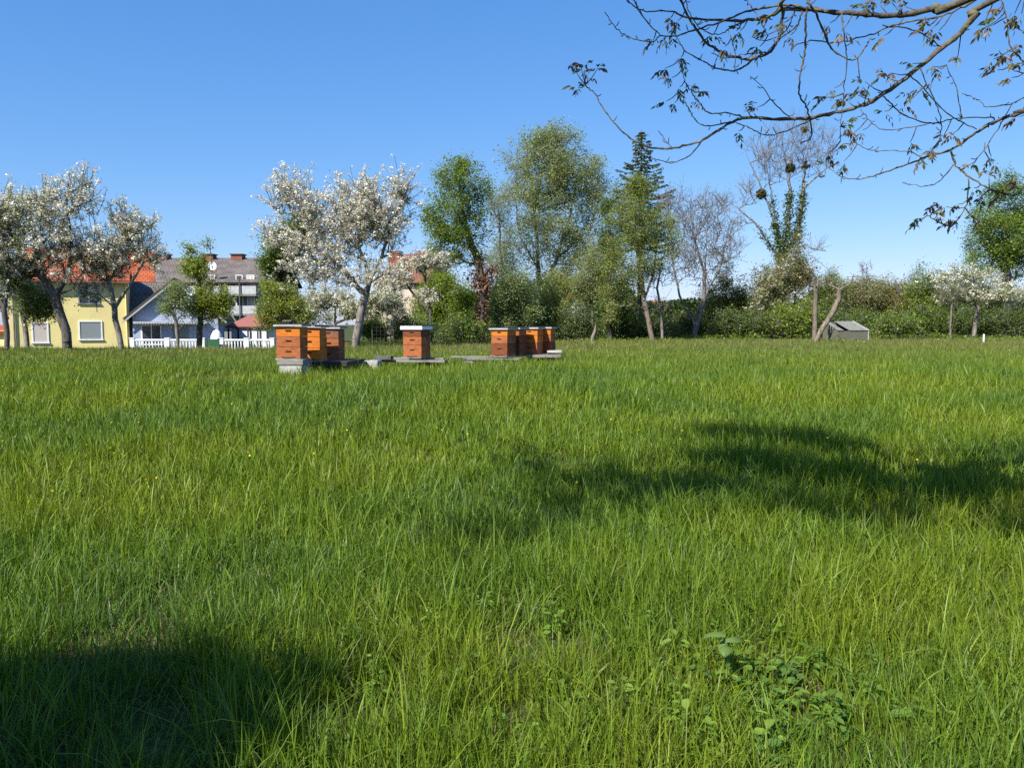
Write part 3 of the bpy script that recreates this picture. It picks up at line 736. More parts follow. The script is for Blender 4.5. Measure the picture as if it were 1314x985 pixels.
def spruce():
    Y = 66; rng = np.random.default_rng(3)
    b = at(820, 436, Y); top = at(820, 167, Y); gz = float(H(b[0], b[1]))
    root = np.array([b[0], b[1], gz])
    t = thing('spruce_tree', 'dark spruce whose pointed top rises above the yellow-green tree', 'tree', root)
    h = top[2] - gz
    P0, P1, r0, r1 = [root * 0], [np.array([0, 0, h])], [.25], [.02]
    C, A, Bx, L, W, T = [], [], [], [], [], []
    z = 7.5
    while z < h - .15:
        f = (h - z) / h
        n = 6 if f > .15 else 4
        a0 = rng.uniform(0, 6.28)
        for k in range(n):
            an = a0 + k * 6.28 / n + rng.normal(0, .2); ln = min(.2 + .52 * (h - z), 2.8) * rng.uniform(.4, 1.15)
            d = np.array([math.cos(an), math.sin(an), 0])
            pts = [np.array([0, 0, z]), np.array([0, 0, z]) + d * ln * .55 + [0, 0, -.12 * ln], np.array([0, 0, z]) + d * ln + [0, 0, .02 * ln]]
            for p, q in zip(pts[:-1], pts[1:]): P0.append(p); P1.append(q); r0.append(.03); r1.append(.015)
            for j in range(int(8 + 30 * ln)):
                u = rng.random() ** .8; p = pts[0] + (pts[1] - pts[0]) * min(1, u * 2) + (pts[2] - pts[1]) * max(0, 2 * u - 1)
                s = np.cross(d, [0, 0, 1]) * rng.choice([-1, 1])
                a = d * .5 + s * rng.uniform(.1, .8) + np.array([0, 0, -rng.uniform(.2, .9)]); a /= np.linalg.norm(a)
                l = rng.uniform(.15, .38)
                C.append(p + a * l * .4); A.append(a); bb = np.cross(a, rng.normal(0, 1, 3)); Bx.append(bb / np.linalg.norm(bb)); L.append(l); W.append(l * .3); T.append(np.array(DARKG[rng.integers(3)]) * rng.uniform(.6, 1.0))
        z += .36 * (.6 + f)
    V, Q = frusta(np.array(P0), np.array(P1), np.array(r0), np.array(r1), 5)
    mesh_np('trunk', V, Q, mats=[BARK], parent=t)
    V, Q = leaf_quads(*map(np.array, (C, A, Bx, L, W)))
    mesh_np('crown', V, Q, mats=[LEAF], tint=np.repeat(np.array(T), 4, 0), parent=t)

def far_wood():
    """the continuous thicket behind everything, no tree of it can be told apart"""
    rng = np.random.default_rng(9)
    n = 75000
    x = rng.uniform(-14, 62, n); y = rng.uniform(74, 84, n)
    top = 2.6 + 2.6 * vnoise(x, y * 0, 4.5, 71) + 1.0 * vnoise(x, y * 0, 1.4, 72)
    z = .2 + top * rng.random(n) ** .8
    A, B = rand_axes(n, .2, rng); L = rng.uniform(.28, .55, n)
    V, q = leaf_quads(np.stack([x, y, z], 1), A, B, L, L * .6)
    c = np.array(DARKG)[rng.integers(0, 4, n)] * rng.uniform(.7, 1.3, (n, 1))
    o = mesh_np('distant_thicket', V, q, mats=[LEAF], tint=np.repeat(c, 4, 0))
    tag(o, 'dark thicket closing the gaps behind the tree line', 'thicket', kind='stuff')
    # rough weeds along the foot of the tree line
    n = 26000
    px = rng.uniform(450, 1330, n); yy = rng.uniform(44, 60, n)
    xx = (px - CX) / F * yy
    k = vnoise(xx, yy, 3, 81) > .35
    xx, yy = xx[k], yy[k]; n = len(xx)
    zz = H(xx, yy) + rng.uniform(0, .55, n) * (.3 + vnoise(xx, yy, 2, 82)) * sstep(44, 54, yy)
    A, B = rand_axes(n, .3, rng); L = rng.uniform(.08, .2, n)
    V, q = leaf_quads(np.stack([xx, yy, zz], 1), A, B, L, L * .5)
    c = np.array(FRESH)[rng.integers(0, 4, n)] * rng.uniform(.7, 1.2, (n, 1))
    o = mesh_np('rough_weeds', V, q, mats=[LEAF], tint=np.repeat(c, 4, 0))
    tag(o, 'rough weeds along the foot of the tree line', 'weeds', kind='stuff')

# ------------------------------------------------------------------ overhanging walnut
def smooth_line(pts, k=4):
    pts = np.array(pts, float)
    if len(pts) < 3: return np.array([pts[0] + (pts[-1] - pts[0]) * t for t in np.linspace(0, 1, k + 1)])
    out = []
    E = np.vstack([2 * pts[0] - pts[1], pts, 2 * pts[-1] - pts[-2]])
    for i in range(1, len(E) - 2):
        p0, p1, p2, p3 = E[i - 1:i + 3]
        for t in np.arange(k) / k:
            out.append(.5 * ((2 * p1) + (-p0 + p2) * t + (2 * p0 - 5 * p1 + 4 * p2 - p3) * t * t + (-p0 + 3 * p1 - 3 * p2 + p3) * t ** 3))
    out.append(pts[-1]); return np.array(out)

LIMBS = [  # depth at start, depth at end, start radius px, end radius px, pixels
 (5.2, 6.0, 6.5, 1.3, [(1275, 0), (1254, 18), (1229, 46), (1205, 64), (1162, 100), (1123, 128), (1101, 137), (1056, 148), (1010, 153), (959, 151), (938, 157.5), (902, 179), (879, 187), (858, 190.6), (835.6, 189.5), (813, 180), (790, 160), (772, 137), (764, 121), (751, 110)], 'R'),
 (5.75, 5.9, 1.6, .9, [(902, 179), (888, 197), (870, 207), (851, 207), (835, 201), (824, 192)], ''),
 (5.9, 6.0, 1.1, .8, [(861, 189), (852, 178), (845, 168)], ''),
 (5.65, 5.9, 1.8, .9, [(956, 151), (934, 145), (911, 145), (897, 132), (886, 116), (878, 103), (874, 75)], ''),
 (5.65, 5.8, 1.7, .9, [(938, 156), (915, 161), (899.5, 160), (888, 148), (880, 132), (870, 114)], ''),
 (5.5, 5.7, 1.5, .8, [(1020, 155), (1010, 148), (991, 130), (977, 110), (962, 98)], ''),
 (5.5, 5.7, 1.7, 1.1, [(1050, 149), (1037, 156), (1010, 168), (984, 173.5), (961, 164), (945, 158)], ''),
 (4.9, 5.6, 7.5, 1.1, [(1241, 0), (1205, 9), (1168, 18), (1132, 20), (1101, 18), (1056, 14), (1010, 12), (985, 22), (960, 26), (910, 26), (880, 22), (860, 15), (825, 14), (810, 5), (804, -3)], 'R'),
 (5.0, 5.5, 3.6, 2.3, [(1012, -6), (1004.5, 14), (1002, 41), (995, 57), (984, 68.5), (963, 76.5), (947, 74), (927, 68.5), (909, 57), (897, 43), (883.5, 23), (872, -4)], 'T'),
 (5.25, 5.6, 2.2, .9, [(968, 76), (952, 87), (938, 91), (915.5, 86), (904, 79), (883.5, 68.5), (872, 55), (867.5, 43), (865, 30)], ''),
 (5.1, 5.7, 2.6, .9, [(1056, 14), (1010, 7), (979, 11), (952, 17), (915, 32), (879, 43), (865, 47), (847, 46), (838, 54), (813, 50), (799, 43), (785, 30), (777, 16)], ''),
 (5.55, 5.5, 1.3, 1.4, [(847, 44), (833, 32), (820, 14), (812, -4)], ''),
 (5.2, 5.5, 1.4, .9, [(960, 26), (940, 34), (925, 44), (905, 40), (890, 26), (882, 8), (880, -4)], ''),
 (5.2, 5.4, 1.3, .8, [(985, 45), (972, 22), (958, 2), (950, -6)], ''),
 (5.2, 5.3, 1.0, .7, [(943, 91), (943, 70), (939, 52), (934, 38)], ''),
 (5.2, 5.4, 1.2, .8, [(984, 68), (955, 70), (930, 74), (913, 68)], ''),
 (4.95, 5.2, 2.2, 1.5, [(1036, 8), (1034, 30), (1033, 61), (1028, 91), (1025, 119), (1033, 134), (1039, 152), (1040.5, 177), (1028, 183)], ''),
 (4.95, 5.2, 2.8, 1.2, [(1036, -4), (1040, 6), (1050, 24), (1059, 46), (1068, 64), (1086, 76), (1098, 76), (1110.5, 61), (1117, 49)], ''),
 (4.95, 5.1, 1.3, .7, [(1080, 18), (1083, 46), (1086, 73), (1083, 116), (1080, 143), (1078.5, 180)], ''),
 (5.0, 5.3, 2.2, 1.2, [(1251, 0), (1235, 9), (1205, 22), (1168, 28), (1141, 35), (1110.5, 47), (1071, 55), (1040, 52), (1015, 62)], 'T'),
 (5.1, 5.2, 1.3, 1.2, [(1132, 33.5), (1162, 36.5), (1187, 46), (1208, 61)], ''),
 (5.05, 5.2, 1.5, .8, [(1020, 14), (1008, 40), (985, 52), (965, 48)], ''),
 (5.05, 5.2, 1.8, .9, [(1030, 14), (1022, 34), (1000, 50), (985, 66)], ''),
 (5.3, 6.3, 4.4, 1.0, [(1330, 138), (1314, 143), (1275, 157), (1247.6, 173.6), (1220, 192), (1193, 199.5), (1174.5, 207), (1141, 219), (1117, 227), (1095, 230), (1077, 225), (1056, 210)], 'R'),
 (5.8, 6.0, 1.2, .8, [(1180.6, 201), (1168, 195), (1141, 193), (1113.6, 192), (1098, 183)], ''),
 (5.6, 5.5, 2.6, 1.2, [(1220, 192), (1226, 210), (1244.5, 228), (1275, 244), (1302, 251), (1316, 238), (1335, 225)], ''),
 (5.55, 5.7, 1.7, 1.0, [(1243, 229), (1240, 262), (1226, 286), (1214, 289), (1196, 280), (1188, 274)], ''),
 (5.6, 5.8, 1.3, .8, [(1224, 211), (1205, 233), (1183.6, 239), (1159, 234)], ''),
 (5.5, 5.9, 1.6, .9, [(1258, 167), (1275, 152), (1229, 152), (1205, 157), (1162, 164.5), (1132, 166), (1116.6, 155), (1104, 140)], 'S'),
 (5.4, 5.6, 1.5, 1.2, [(1133, 124), (1144, 134), (1162, 149), (1193, 158), (1210, 156)], ''),
 (5.3, 5.5, 1.4, 1.1, [(1168, 96), (1193, 122), (1220, 149), (1253.7, 166)], ''),
 (5.3, 5.6, 1.3, 1.0, [(1180, 88), (1199, 128), (1208, 155), (1205, 180)], ''),
 (5.5, 5.5, 1.2, .8, [(1235, 152), (1226, 110), (1214, 85)], ''),
 (5.3, 5.5, 1.8, .9, [(1330, 116), (1314, 125), (1296, 134), (1266, 137), (1254, 128), (1235, 120)], 'T'),
 (5.4, 5.6, 1.2, .9, [(1299, 133), (1281, 164.5), (1254, 204), (1240, 214)], ''),
 (5.2, 5.4, 1.7, 1.2, [(1330, 92), (1314, 79), (1296, 58), (1293, 30.5), (1287, 4), (1280, -4)], 'T'),
 (5.3, 5.4, 1.1, .8, [(1328, 93), (1302, 91), (1290, 79), (1284, 70)], ''),
 (5.3, 5.4, 1.1, .8, [(1275, 0), (1268, 18), (1262, 32)], ''),
]
WLEAVES = [(738, 90), (745, 83), (767, 88), (742, 113), (755, 100), (750, 90), (860, 23), (870, 27), (838, 52), (851, 50), (860, 48), (874, 74), (853, 88), (862, 100), (872, 112), (885, 110), (898, 118), (855, 130), (866, 132), (893, 128),
 (945, 40), (915, 45), (950, 40), (985, 45), (975, 60), (930, 60), (958, 140), (972, 138), (948, 168), (1071, 113), (1056, 125), (1104, 107), (1110, 105), (1132, 94), (1144, 94), (1171, 82), (1101, 122), (1089, 131), (1180, 113), (1171, 120),
 (1196, 85), (1205, 88), (1229, 73), (1135, 143), (1159, 134), (1086, 164), (1095, 171), (1107, 167), (1083, 184), (1043, 210), (1065, 195), (1083, 207), (1168, 183), (1193, 192), (1211, 174), (1222, 172), (1248, 210), (1272, 201), (1275, 210),
 (1269, 227), (1250, 241), (1257, 253), (1229, 262), (1214, 265), (1199, 265), (1180, 280), (1175, 285), (1203, 279), (1226, 279), (1248, 277), (1293, 235), (1308, 235), (1310, 226), (1286, 246), (1278, 21), (1269, 33), (1260, 37), (1281, 12),
 (1302, 18), (1311, 18), (1293, 70), (1275, 76), (1308, 61), (1310, 85), (1196, 37), (1205, 40), (1190, 34), (1162, 9), (1135, 46), (1080, 40), (1107, 6), (1117, 9), (1129, 6), (1144, 3), (1065, 30), (1005, 30), (990, 20), (1015, 45), (1298, 100), (1280, 90), (1312, 40), (1308, 150), (1100, 150), (1180, 205)]

def compound_leaf(base, d, size, cols, rng, C, A, B, L, W, T):
    """a young pinnate leaf: drooping leaflets in pairs on a rachis"""
    d = d / np.linalg.norm(d)
    s = np.cross(d, [0, 0, 1]); s = s / max(np.linalg.norm(s), 1e-3)
    npair = rng.integers(2, 4)
    col = np.array(cols[rng.integers(len(cols))])
    for k in range(npair + 1):
        u = (k + 1) / (npair + 1)
        p = base + d * size * u + np.array([0, 0, -.25 * size * u * u])
        for sg in ((-1, 1) if k < npair else (0,)):
            a = d * .6 + s * sg * .75 + np.array([0, 0, -rng.uniform(.35, 1.1)]) + rng.normal(0, .15, 3); a /= np.linalg.norm(a)
            l = size * rng.uniform(.5, .75)
            b = np.cross(a, rng.normal(0, 1, 3)); b /= np.linalg.norm(b)
            C.append(p + a * l * .5); A.append(a); B.append(b); L.append(l); W.append(l * rng.uniform(.3, .42)); T.append(col * rng.uniform(.7, 1.25))

def walnut():
    rng = np.random.default_rng(17)
    tx, ty = 5.6, 2.6; gz = float(H(tx, ty))
    root = np.array([tx, ty, gz])
    t = thing('walnut_tree', 'walnut tree whose bare twigs with young reddish leaves hang into the top right', 'tree', root)
    m = MB(); allp = []
    trunk = smooth_line([(tx, ty, gz - .1), (tx + .1, ty, 1.2), (tx, ty + .1, 2.4), (tx - .15, ty + .15, 3.6), (tx - .3, ty + .3, 5.5), (tx - .3, ty + .4, 7.4)])
    rr = np.interp(np.linspace(0, 1, len(trunk)), [0, .08, .4, 1], [.34, .26, .22, .07])
    m.tube(trunk - root, rr, 12)
    hub = np.array([tx - .1, ty + .12, 3.3])
    ends3d = []
    for (y0, y1, ra, rb, pts, fl) in LIMBS:
        n = len(pts); ph = rng.uniform(0, 6.28)
        P = [at(px, py, y0 + (y1 - y0) * i / (n - 1) + .05 * math.sin(ph + i * 1.1) * (0 < i < n - 1)) for i, (px, py) in enumerate(pts)]
        rads = list((rb + (ra - rb) * np.linspace(1, 0, n) ** 1.5) * 3.4 / F)
        if fl == 'R':       # a main limb: carry it out of the picture to the trunk
            e = P[0]; d = P[0] - P[1]; d /= np.linalg.norm(d)
            h2 = hub + np.array([0, 0, 1.1 if pts[0][1] < 10 else -.2])
            mid = e * .5 + h2 * .5 + d * .35
            P = [h2, mid * .45 + h2 * .55, mid * .8 + e * .2] + P; rads = [.085, .07, .05] + rads
        elif fl == 'T':     # a branch hanging down from limbs above the picture
            e = P[0]; up_ = np.array([.9, -.4, .55]) * rng.uniform(.8, 1.1)
            P = [e + up_, e + up_ * .5 + np.array([0, 0, .06])] + P; rads = [rads[0] * 1.5, rads[0] * 1.25] + rads
        S = smooth_line(P, 6); rs = np.interp(np.linspace(0, 1, len(S)), np.linspace(0, 1, len(rads)), rads)
        S = S + rng.normal(0, .0025, S.shape); rs = rs * rng.uniform(.82, 1.2, len(rs)) * .92
        m.tube(S - root, rs, 8); allp.append(S)
        if fl != 'R': ends3d.append(S[-1])
        # bud spurs
        for _ in range(max(2, len(S) // 5)):
            i = rng.integers(1, len(S) - 1); v = rng.normal(0, 1, 3); v /= np.linalg.norm(v)
            m.tube(np.array([S[i], S[i] + v * .022, S[i] + v * .04 + [0, 0, .012]]) - root, [rs[i] * .45, .0035, .0025], 5)
    AP = np.concatenate(allp)
    C, A, B, L, W, T = [], [], [], [], [], []
    RED = [(.18, .10, .05), (.21, .14, .06), (.15, .16, .045), (.14, .11, .045), (.11, .15, .045)]
    # nodes of the limb polylines seen in the photo that carry leaf bunches
    apx = np.stack([CX + AP[:, 0] / AP[:, 1] * F, 416 - (AP[:, 2] - CZ) / AP[:, 1] * F], 1)
    for px, py in WLEAVES:
        j = int(np.argmin(np.hypot(apx[:, 0] - px, apx[:, 1] - py)))
        base = AP[j]; tgt = at(px, py, base[1] + rng.normal(0, .08))
        d = tgt - base
        if np.linalg.norm(d) > .035:
            m.tube(np.array([base, (base + tgt) / 2 + [0, 0, -.01], tgt]) - root, [.0045, .0035, .002], 5)
        else: d = rng.normal(0, .5, 3)
        for _ in range(rng.integers(2, 4)):
            dd = d / np.linalg.norm(d) + rng.normal(0, .7, 3)
            compound_leaf(tgt, dd, rng.uniform(.055, .09), RED, rng, C, A, B, L, W, T)
    # the rest of the crown, above and right of the picture: it throws the shade on the grass
    stems = [[trunk[-10], ]]
    sh = []
    k = 1 / math.tan(SUN_EL)
    hd = np.array([math.sin(SUN_AZ), math.cos(SUN_AZ)])
    for px, py, rx, ry, w in SHADE:
        g = at(px, py, 1.0); q = (CZ - .32) / (CZ - g[2]); gx, gy = g[0] * q, q
        for hh in (rng.uniform(3.6, 4.4), rng.uniform(4.4, 5.4)):
            c = np.array([gx - hd[0] * k * hh, gy - hd[1] * k * hh, hh + .15])
            while c[2] < CZ + .40 * max(c[1], 0) + .75: 
                c[2] += .15; c[0] -= hd[0] * k * .15; c[1] -= hd[1] * k * .15
            s = q / F
            sh.append((c, np.array([rx * s, .35, .2 + ry * s * .6]), w))
    st2 = [[trunk[6], trunk[10], trunk[14], trunk[-1]],
           [trunk[14], np.array([3.6, 2.6, 5.4]), np.array([1.5, 2.6, 5.7]), np.array([-.8, 2.5, 5.6]), np.array([-2.6, 2.6, 5.1])],
           [trunk[12], np.array([4.6, 3.4, 4.9]), np.array([3.2, 4.0, 5.2]), np.array([1.6, 4.2, 5.1])],
           [trunk[16], np.array([5.8, 4.2, 6.2]), np.array([6.0, 5.6, 6.4])]]
    sh += [(np.array([5.5, 4.0, 6.6]), np.array([1.8, 1.6, 1.0]), .2), (np.array([6.0, 1.0, 6.2]), np.array([1.6, 1.2, 1.2]), .15)]
    Ag, par, rad, tips, nst = grow(st2, sh, 400, rng, .16, tip=.005, twigs=2, twig_len=.3, up=.1)
    # nothing of the upper crown may dip into the view, it hangs above it
    c = np.where(par >= 0)[0]
    V, Q = frusta(Ag[par[c]] - root, Ag[c] - root, np.minimum(rad[par[c]], rad[c] * 1.6), rad[c], 6)
    n0 = len(m.v); m.add(V, Q.tolist())
    for i in tips:
        for _ in range(4):
            compound_leaf(Ag[i] + rng.normal(0, .09, 3), rng.normal(0, 1, 3), rng.uniform(.09, .15), RED[2:], rng, C, A, B, L, W, T)
    m.build('trunk', BARK_WALNUT, t, smooth=True)
    C, A, B, L, W, T = map(np.array, (C, A, B, L, W, T))
    # folded leaflets: two faces each
    l = L[:, None] * .5; w = W[:, None] * .5; N = np.cross(A, B)
    V = np.stack([C - A * l, C + B * w - A * l * .1 + N * w * .5, C + A * l, C - B * w - A * l * .1 + N * w * .5], 1).reshape(-1, 3) - root
    i = (np.arange(len(C)) * 4)[:, None]
    tr = np.concatenate([i + np.array([0, 1, 2]), i + np.array([0, 2, 3])])
    mesh_np('crown', V, None, tr, [LEAF], np.repeat(T, 4, 0), parent=t)

SHADE = [(945, 542, 50, 8, 1.5), (1010, 548, 45, 9, 1.5), (1090, 556, 40, 8, 1), (700, 575, 25, 8, 1), (765, 583, 40, 10, 1.4), (830, 595, 35, 10, 1.2), (935, 565, 45, 12, 1.5), (1000, 572, 45, 14, 1.6), (1075, 582, 50, 14, 1.6),
         (1150, 595, 50, 12, 1.6), (1225, 600, 50, 14, 1.6), (1290, 590, 40, 22, 1.6), (1305, 625, 22, 20, 1), (655, 625, 35, 8, .9), (610, 638, 25, 6, .7), (690, 560, 20, 6, .6), (730, 612, 25, 8, .7), (1010, 606, 55, 8, .9), (1120, 620, 55, 8, .9), (900, 590, 35, 10, 1), (705, 598, 14, 9, .5)]


def rear_tree():
    """broadleaf tree behind the photographer, seen through its shade at the lower left"""
    rng = np.random.default_rng(23)
    k = 1 / math.tan(SUN_EL); hd = np.array([math.sin(SUN_AZ), math.cos(SUN_AZ)])
    bl = []
    for px, py, rx, w in [(-90, 925, 45, 1.2), (0, 926, 42, 1.2), (70, 936, 36, 1.2), (125, 955, 28, .9), (-80, 985, 55, 1.2), (20, 995, 50, 1.2), (105, 995, 40, .8), (-170, 945, 70, 1)]:
        g = at(px, py, 1.0); q = (CZ - .15) / (CZ - g[2]); gx, gy = g[0] * q, q
        for hh in (4.2, 5.6):
            bl.append((np.array([gx - hd[0] * k * hh, gy - hd[1] * k * hh, hh]), np.array([rx * q / F * 1.0 + .1, .35, .3]), w))
    x, y = -6.2, -3.2; gz = float(H(x, y)); root = np.array([x, y, gz])
    t = thing('shade_tree', 'leafy tree behind the viewer whose shade darkens the lower left grass', 'tree', root)
    st = [[root - [0, 0, .1], root + [0, 0, 1.5], root + [-.1, .3, 3.2], root + [.1, .6, 5]], [root + [-.1, .3, 3.2], root + [.5, .5, 4.6]]]
    bl += [(root + np.array([-1.6, -.2, 5.5]), np.array([1.3, 1.2, 1.3]), .15)]
    A, par, rad, tips, nst = grow(st, bl, 260, rng, .2, tip=.006, twigs=2, twig_len=.3)
    trunk_mesh(A, par, rad, root, BARK, t)
    V, q, c = foliage(A[tips], .13, 22000, .11, FRESH, rng)
    mesh_np('crown', V - root, q, mats=[LEAF], tint=c, parent=t)

# ------------------------------------------------------------------ hives
def wood(name, a, b, stain):
    return surf(name, a, b, 5, .75, .3, (1.2, 1.2, 9), 8, .2, .36, .62, c3=stain, s3=3.2)
W_ORANGE = wood('wood_orange', (.56, .185, .022), (.44, .12, .016), (.30, .09, .02))
W_BROWN = wood('wood_brown', (.20, .062, .022), (.13, .038, .016), (.07, .03, .02))
W_RED = wood('wood_weathered_red', (.27, .12, .07), (.17, .062, .035), (.09, .05, .04))
W_TAN = wood('wood_tan', (.37, .125, .044), (.26, .08, .028), (.15, .052, .025))
W_GREY = wood('wood_grey', (.27, .25, .22), (.17, .155, .14), (.09, .085, .07))
W_DARK = wood('wood_dark', (.06, .05, .045), (.035, .03, .028), (.02, .02, .018))
METAL = surf('zinc_lid', (.40, .41, .41), (.28, .29, .29), 9, .45, .05, spec=.5, c3=(.3, .3, .28), s3=4)
LIDWHITE = surf('white_lid', (.80, .80, .78), (.70, .70, .67), 9, .6, .05)
TARPAPER = surf('dark_lid_top', (.05, .05, .05), (.035, .035, .035), 14, .9, .2)
CONC = surf('concrete', (.46, .45, .42), (.32, .31, .28), 11, .95, .4, c3=(.2, .2, .15), s3=4)
CONC_DARK = surf('dark_stone', (.12, .12, .11), (.07, .07, .065), 11, .95, .4)
HANDLE = surf('handle_recess', (.035, .02, .012), (.02, .012, .01), 8, .9, 0)

def hive(label, pxc, pyb, Y, rot, boxes, lidmat, lidh, w=.50, d=.5, top=TARPAPER, lid_over=.05):
    p = at(pxc, pyb, Y); rz = -math.radians(rot)
    t = thing('beehive', label, 'beehive', p, rz, 'beehives standing in the meadow')
    # local frame: front centre bottom at the origin, front towards -y
    m = MB(); m.box(-w / 2 - .015, w / 2 + .015, -.06, d + .01, -.035, 0); m.build('floor_board', W_GREY, t, .004)
    z = 0.002
    for k, (h, mat) in enumerate(boxes):
        jx, jy, jr = random.uniform(-.007, .007), random.uniform(-.006, .008), math.radians(random.uniform(-.9, .9))
        m = MB(); m.box(-w / 2, w / 2, 0, d, z, z + h - .007, Matrix.Translation((jx, jy, 0)) @ Matrix.Rotation(jr, 4, 'Z'))
        # corner lap joints and hand-hold cleat
        b = m.build('hive_box', mat, t, .006)
        c = MB(); c.box(-.06, .06, -.018, .004, z + h * .55, z + h * .55 + .022); c.build('handle', HANDLE, b, .004)
        if k == 0:
            e = MB(); e.box(-.14, .14, -.012, .004, z + .004, z + .022); e.build('entrance', HANDLE, b)
        z += h
    o = lid_over
    m = MB(); m.box(-w / 2 - o, w / 2 + o, -o, d + o, z, z + lidh); l = m.build('lid', lidmat, t, .005)
    m = MB(); m.box(-w / 2 - o + .004, w / 2 + o - .004, -o + .004, d + o - .004, z + lidh, z + lidh + .02); m.build('cover_sheet', top, l, .003)
    m = MB(); m.box(-w / 2 - o - .004, w / 2 + o + .004, d + o + .002, d + o + .012, z, z + lidh); m.build('lid_edge', top, l)
    return t

def blk(name, label, cat, px0, px1, py0, py1, Y, dep, mat, rot=0, group=None, zdown=None, bevel=.008):
    a = at(px0, py1, Y); b = at(px1, py0, Y)
    w = b[0] - a[0]; h = b[2] - a[2]; z0 = a[2]
    if zdown is not None: h += zdown; z0 -= zdown
    m = MB(); m.box(-w / 2, w / 2, 0, dep, 0, h)
    o = m.build(name, mat, None, bevel, loc=((a[0] + b[0]) / 2, Y, z0)); o.rotation_euler = (0, 0, -math.radians(rot))
    return tag(o, label, cat, group)

def hives():
    h = [.155, .2, .21]
    hive('front left beehive with a bright orange top box above two faded brown boxes', 370.5, 459.5, 16.3, 3, [(.235, W_TAN), (.21, W_TAN), (.205, W_ORANGE)], METAL, .036)
    hive('orange beehive squeezed between the front left hive and the reddish one', 396.5, 462, 17.35, 4, [(.27, W_ORANGE), (.24, W_ORANGE), (.2, W_ORANGE)], METAL, .034)
    hive('weathered reddish brown beehive at the right end of the first group', 421.5, 462.5, 18.3, 4, [(.26, W_RED), (.25, W_TAN), (.22, W_RED)], METAL, .034)
    hive('lone beehive with a thick white lid on the low plank stand', 529, 458, 19.4, 20, [(.30, W_TAN), (.20, W_TAN), (.17, W_BROWN)], LIDWHITE, .085)
    hive('left beehive of the third group, orange above and dark brown below', 640.5, 456.5, 21.6, 28, [(.34, W_BROWN), (.2, W_TAN), (.17, W_ORANGE)], METAL, .042)
    hive('dark beehive of the third group mostly hidden behind the left one', 656, 455.8, 22.3, 26, [(.34, W_BROWN), (.21, W_BROWN), (.18, W_TAN)], METAL, .042)
    hive('orange beehive of the third group, third from the left', 679, 454.5, 22.9, 22, [(.34, W_TAN), (.21, W_ORANGE), (.18, W_ORANGE)], METAL, .042)
    hive('right beehive of the third group with a worn brown lower box', 696, 452.5, 23.4, 20, [(.33, W_BROWN), (.20, W_TAN), (.18, W_ORANGE)], METAL, .042)
    # supports
    blk('timber_block', 'grey weathered timber under the front left beehive', 'timber', 355, 389, 461, 468.2, 16.2, .6, W_GREY, 3)
    blk('concrete_block', 'whitish concrete block under the front left beehive', 'block', 358, 387, 468.6, 478, 16.22, .45, CONC, 3, zdown=.25)
    blk('pallet_stand', 'dark wooden stand under the two rear beehives of the first group', 'stand', 392, 446, 463.8, 470, 17.3, 1.5, W_DARK, 4)
    for px in (397, 418, 438):
        blk('stand_leg_block', {397: 'dark footing block left under the dark wooden stand', 418: 'dark footing block in the middle under the dark wooden stand', 438: 'dark footing block right under the dark wooden stand'}[px], 'block', px - 6, px + 6, 470.4, 480, 17.35, .3, CONC_DARK, 4, 'footing blocks under the dark stand', zdown=.2)
    blk('concrete_block', 'pale concrete block at the left end of the low plank stand', 'block', 463, 485, 462.5, 469.5, 18.8, .3, CONC, 12, zdown=.2)
    blk('stone_block', 'dark brick on the left part of the plank stand', 'block', 479, 502, 456.5, 461.5, 19.2, .2, CONC_DARK, 12)
    blk('plank', 'front grey plank under the lone beehive', 'plank', 470, 572, 461.8, 464.8, 19.3, .2, W_GREY, 10)
    blk('plank', 'rear grey plank behind the lone beehive', 'plank', 500, 570, 459.0, 461.5, 19.75, .2, W_GREY, 8)
    blk('concrete_block', 'dark footing block right under the lone beehive', 'block', 537, 553, 465.2, 474, 19.4, .3, CONC_DARK, 12, zdown=.15)
    blk('plank', 'long thin plank left of the third group of hives', 'plank', 578, 632, 457.0, 459.2, 21.2, .2, W_GREY, 6)
    blk('plank', 'lower plank running under the left hive of the third group', 'plank', 594, 668, 459.6, 462.0, 21.5, .5, W_GREY, 6)
    blk('concrete_block', 'pale concrete block under the thin plank left of the third group', 'block', 593, 607, 462.3, 467, 21.3, .25, CONC, 6, zdown=.2)
    blk('stone_block', 'dark footing block under the left hive of the third group', 'block', 652, 662, 462.4, 470, 21.7, .3, CONC_DARK, 6, zdown=.15)
    blk('plank', 'pale board under the right hives of the third group', 'plank', 675, 720, 455.6, 458.8, 22.4, 1.6, W_GREY, 4)
    blk('plank', 'light landing board sticking out right of the third group', 'plank', 702, 721, 449.8, 452.6, 23.0, .5, CONC, 4)
    for px, lab in ((682, 'dark footing block left under the pale board'), (705, 'dark footing block right under the pale board')):
        blk('stone_block', lab, 'block', px - 5, px + 5, 459.2, 468, 22.5, .5, CONC_DARK, 4, zdown=.15)
    # weights on the lids
    blk('brick', 'dark brick lying on the lid of the front left beehive', 'brick', 362, 374, 410.6, 412.8, 16.5, .12, CONC_DARK, 3)
    blk('brick', 'dark brick lying on the lid of the orange beehive in the first group', 'brick', 399, 408, 411.2, 413.8, 17.2, .12, CONC_DARK, 4)
    for px, Y in ((372, 16.6), (398, 17.6), (422, 18.5), (410, 18.0), (530, 19.7), (641, 21.9), (656, 22.6), (679, 23.2), (697, 23.7), (500, 19.7), (620, 21.6)):
        HIVE_CLEAR.append(((px - CX) / F * Y, Y + .05, .30))

# ------------------------------------------------------------------ buildings and garden things
def X(px, Y): return (px - CX) / F * Y
def Z(py, Y): return float(at(CX, py, Y)[2])

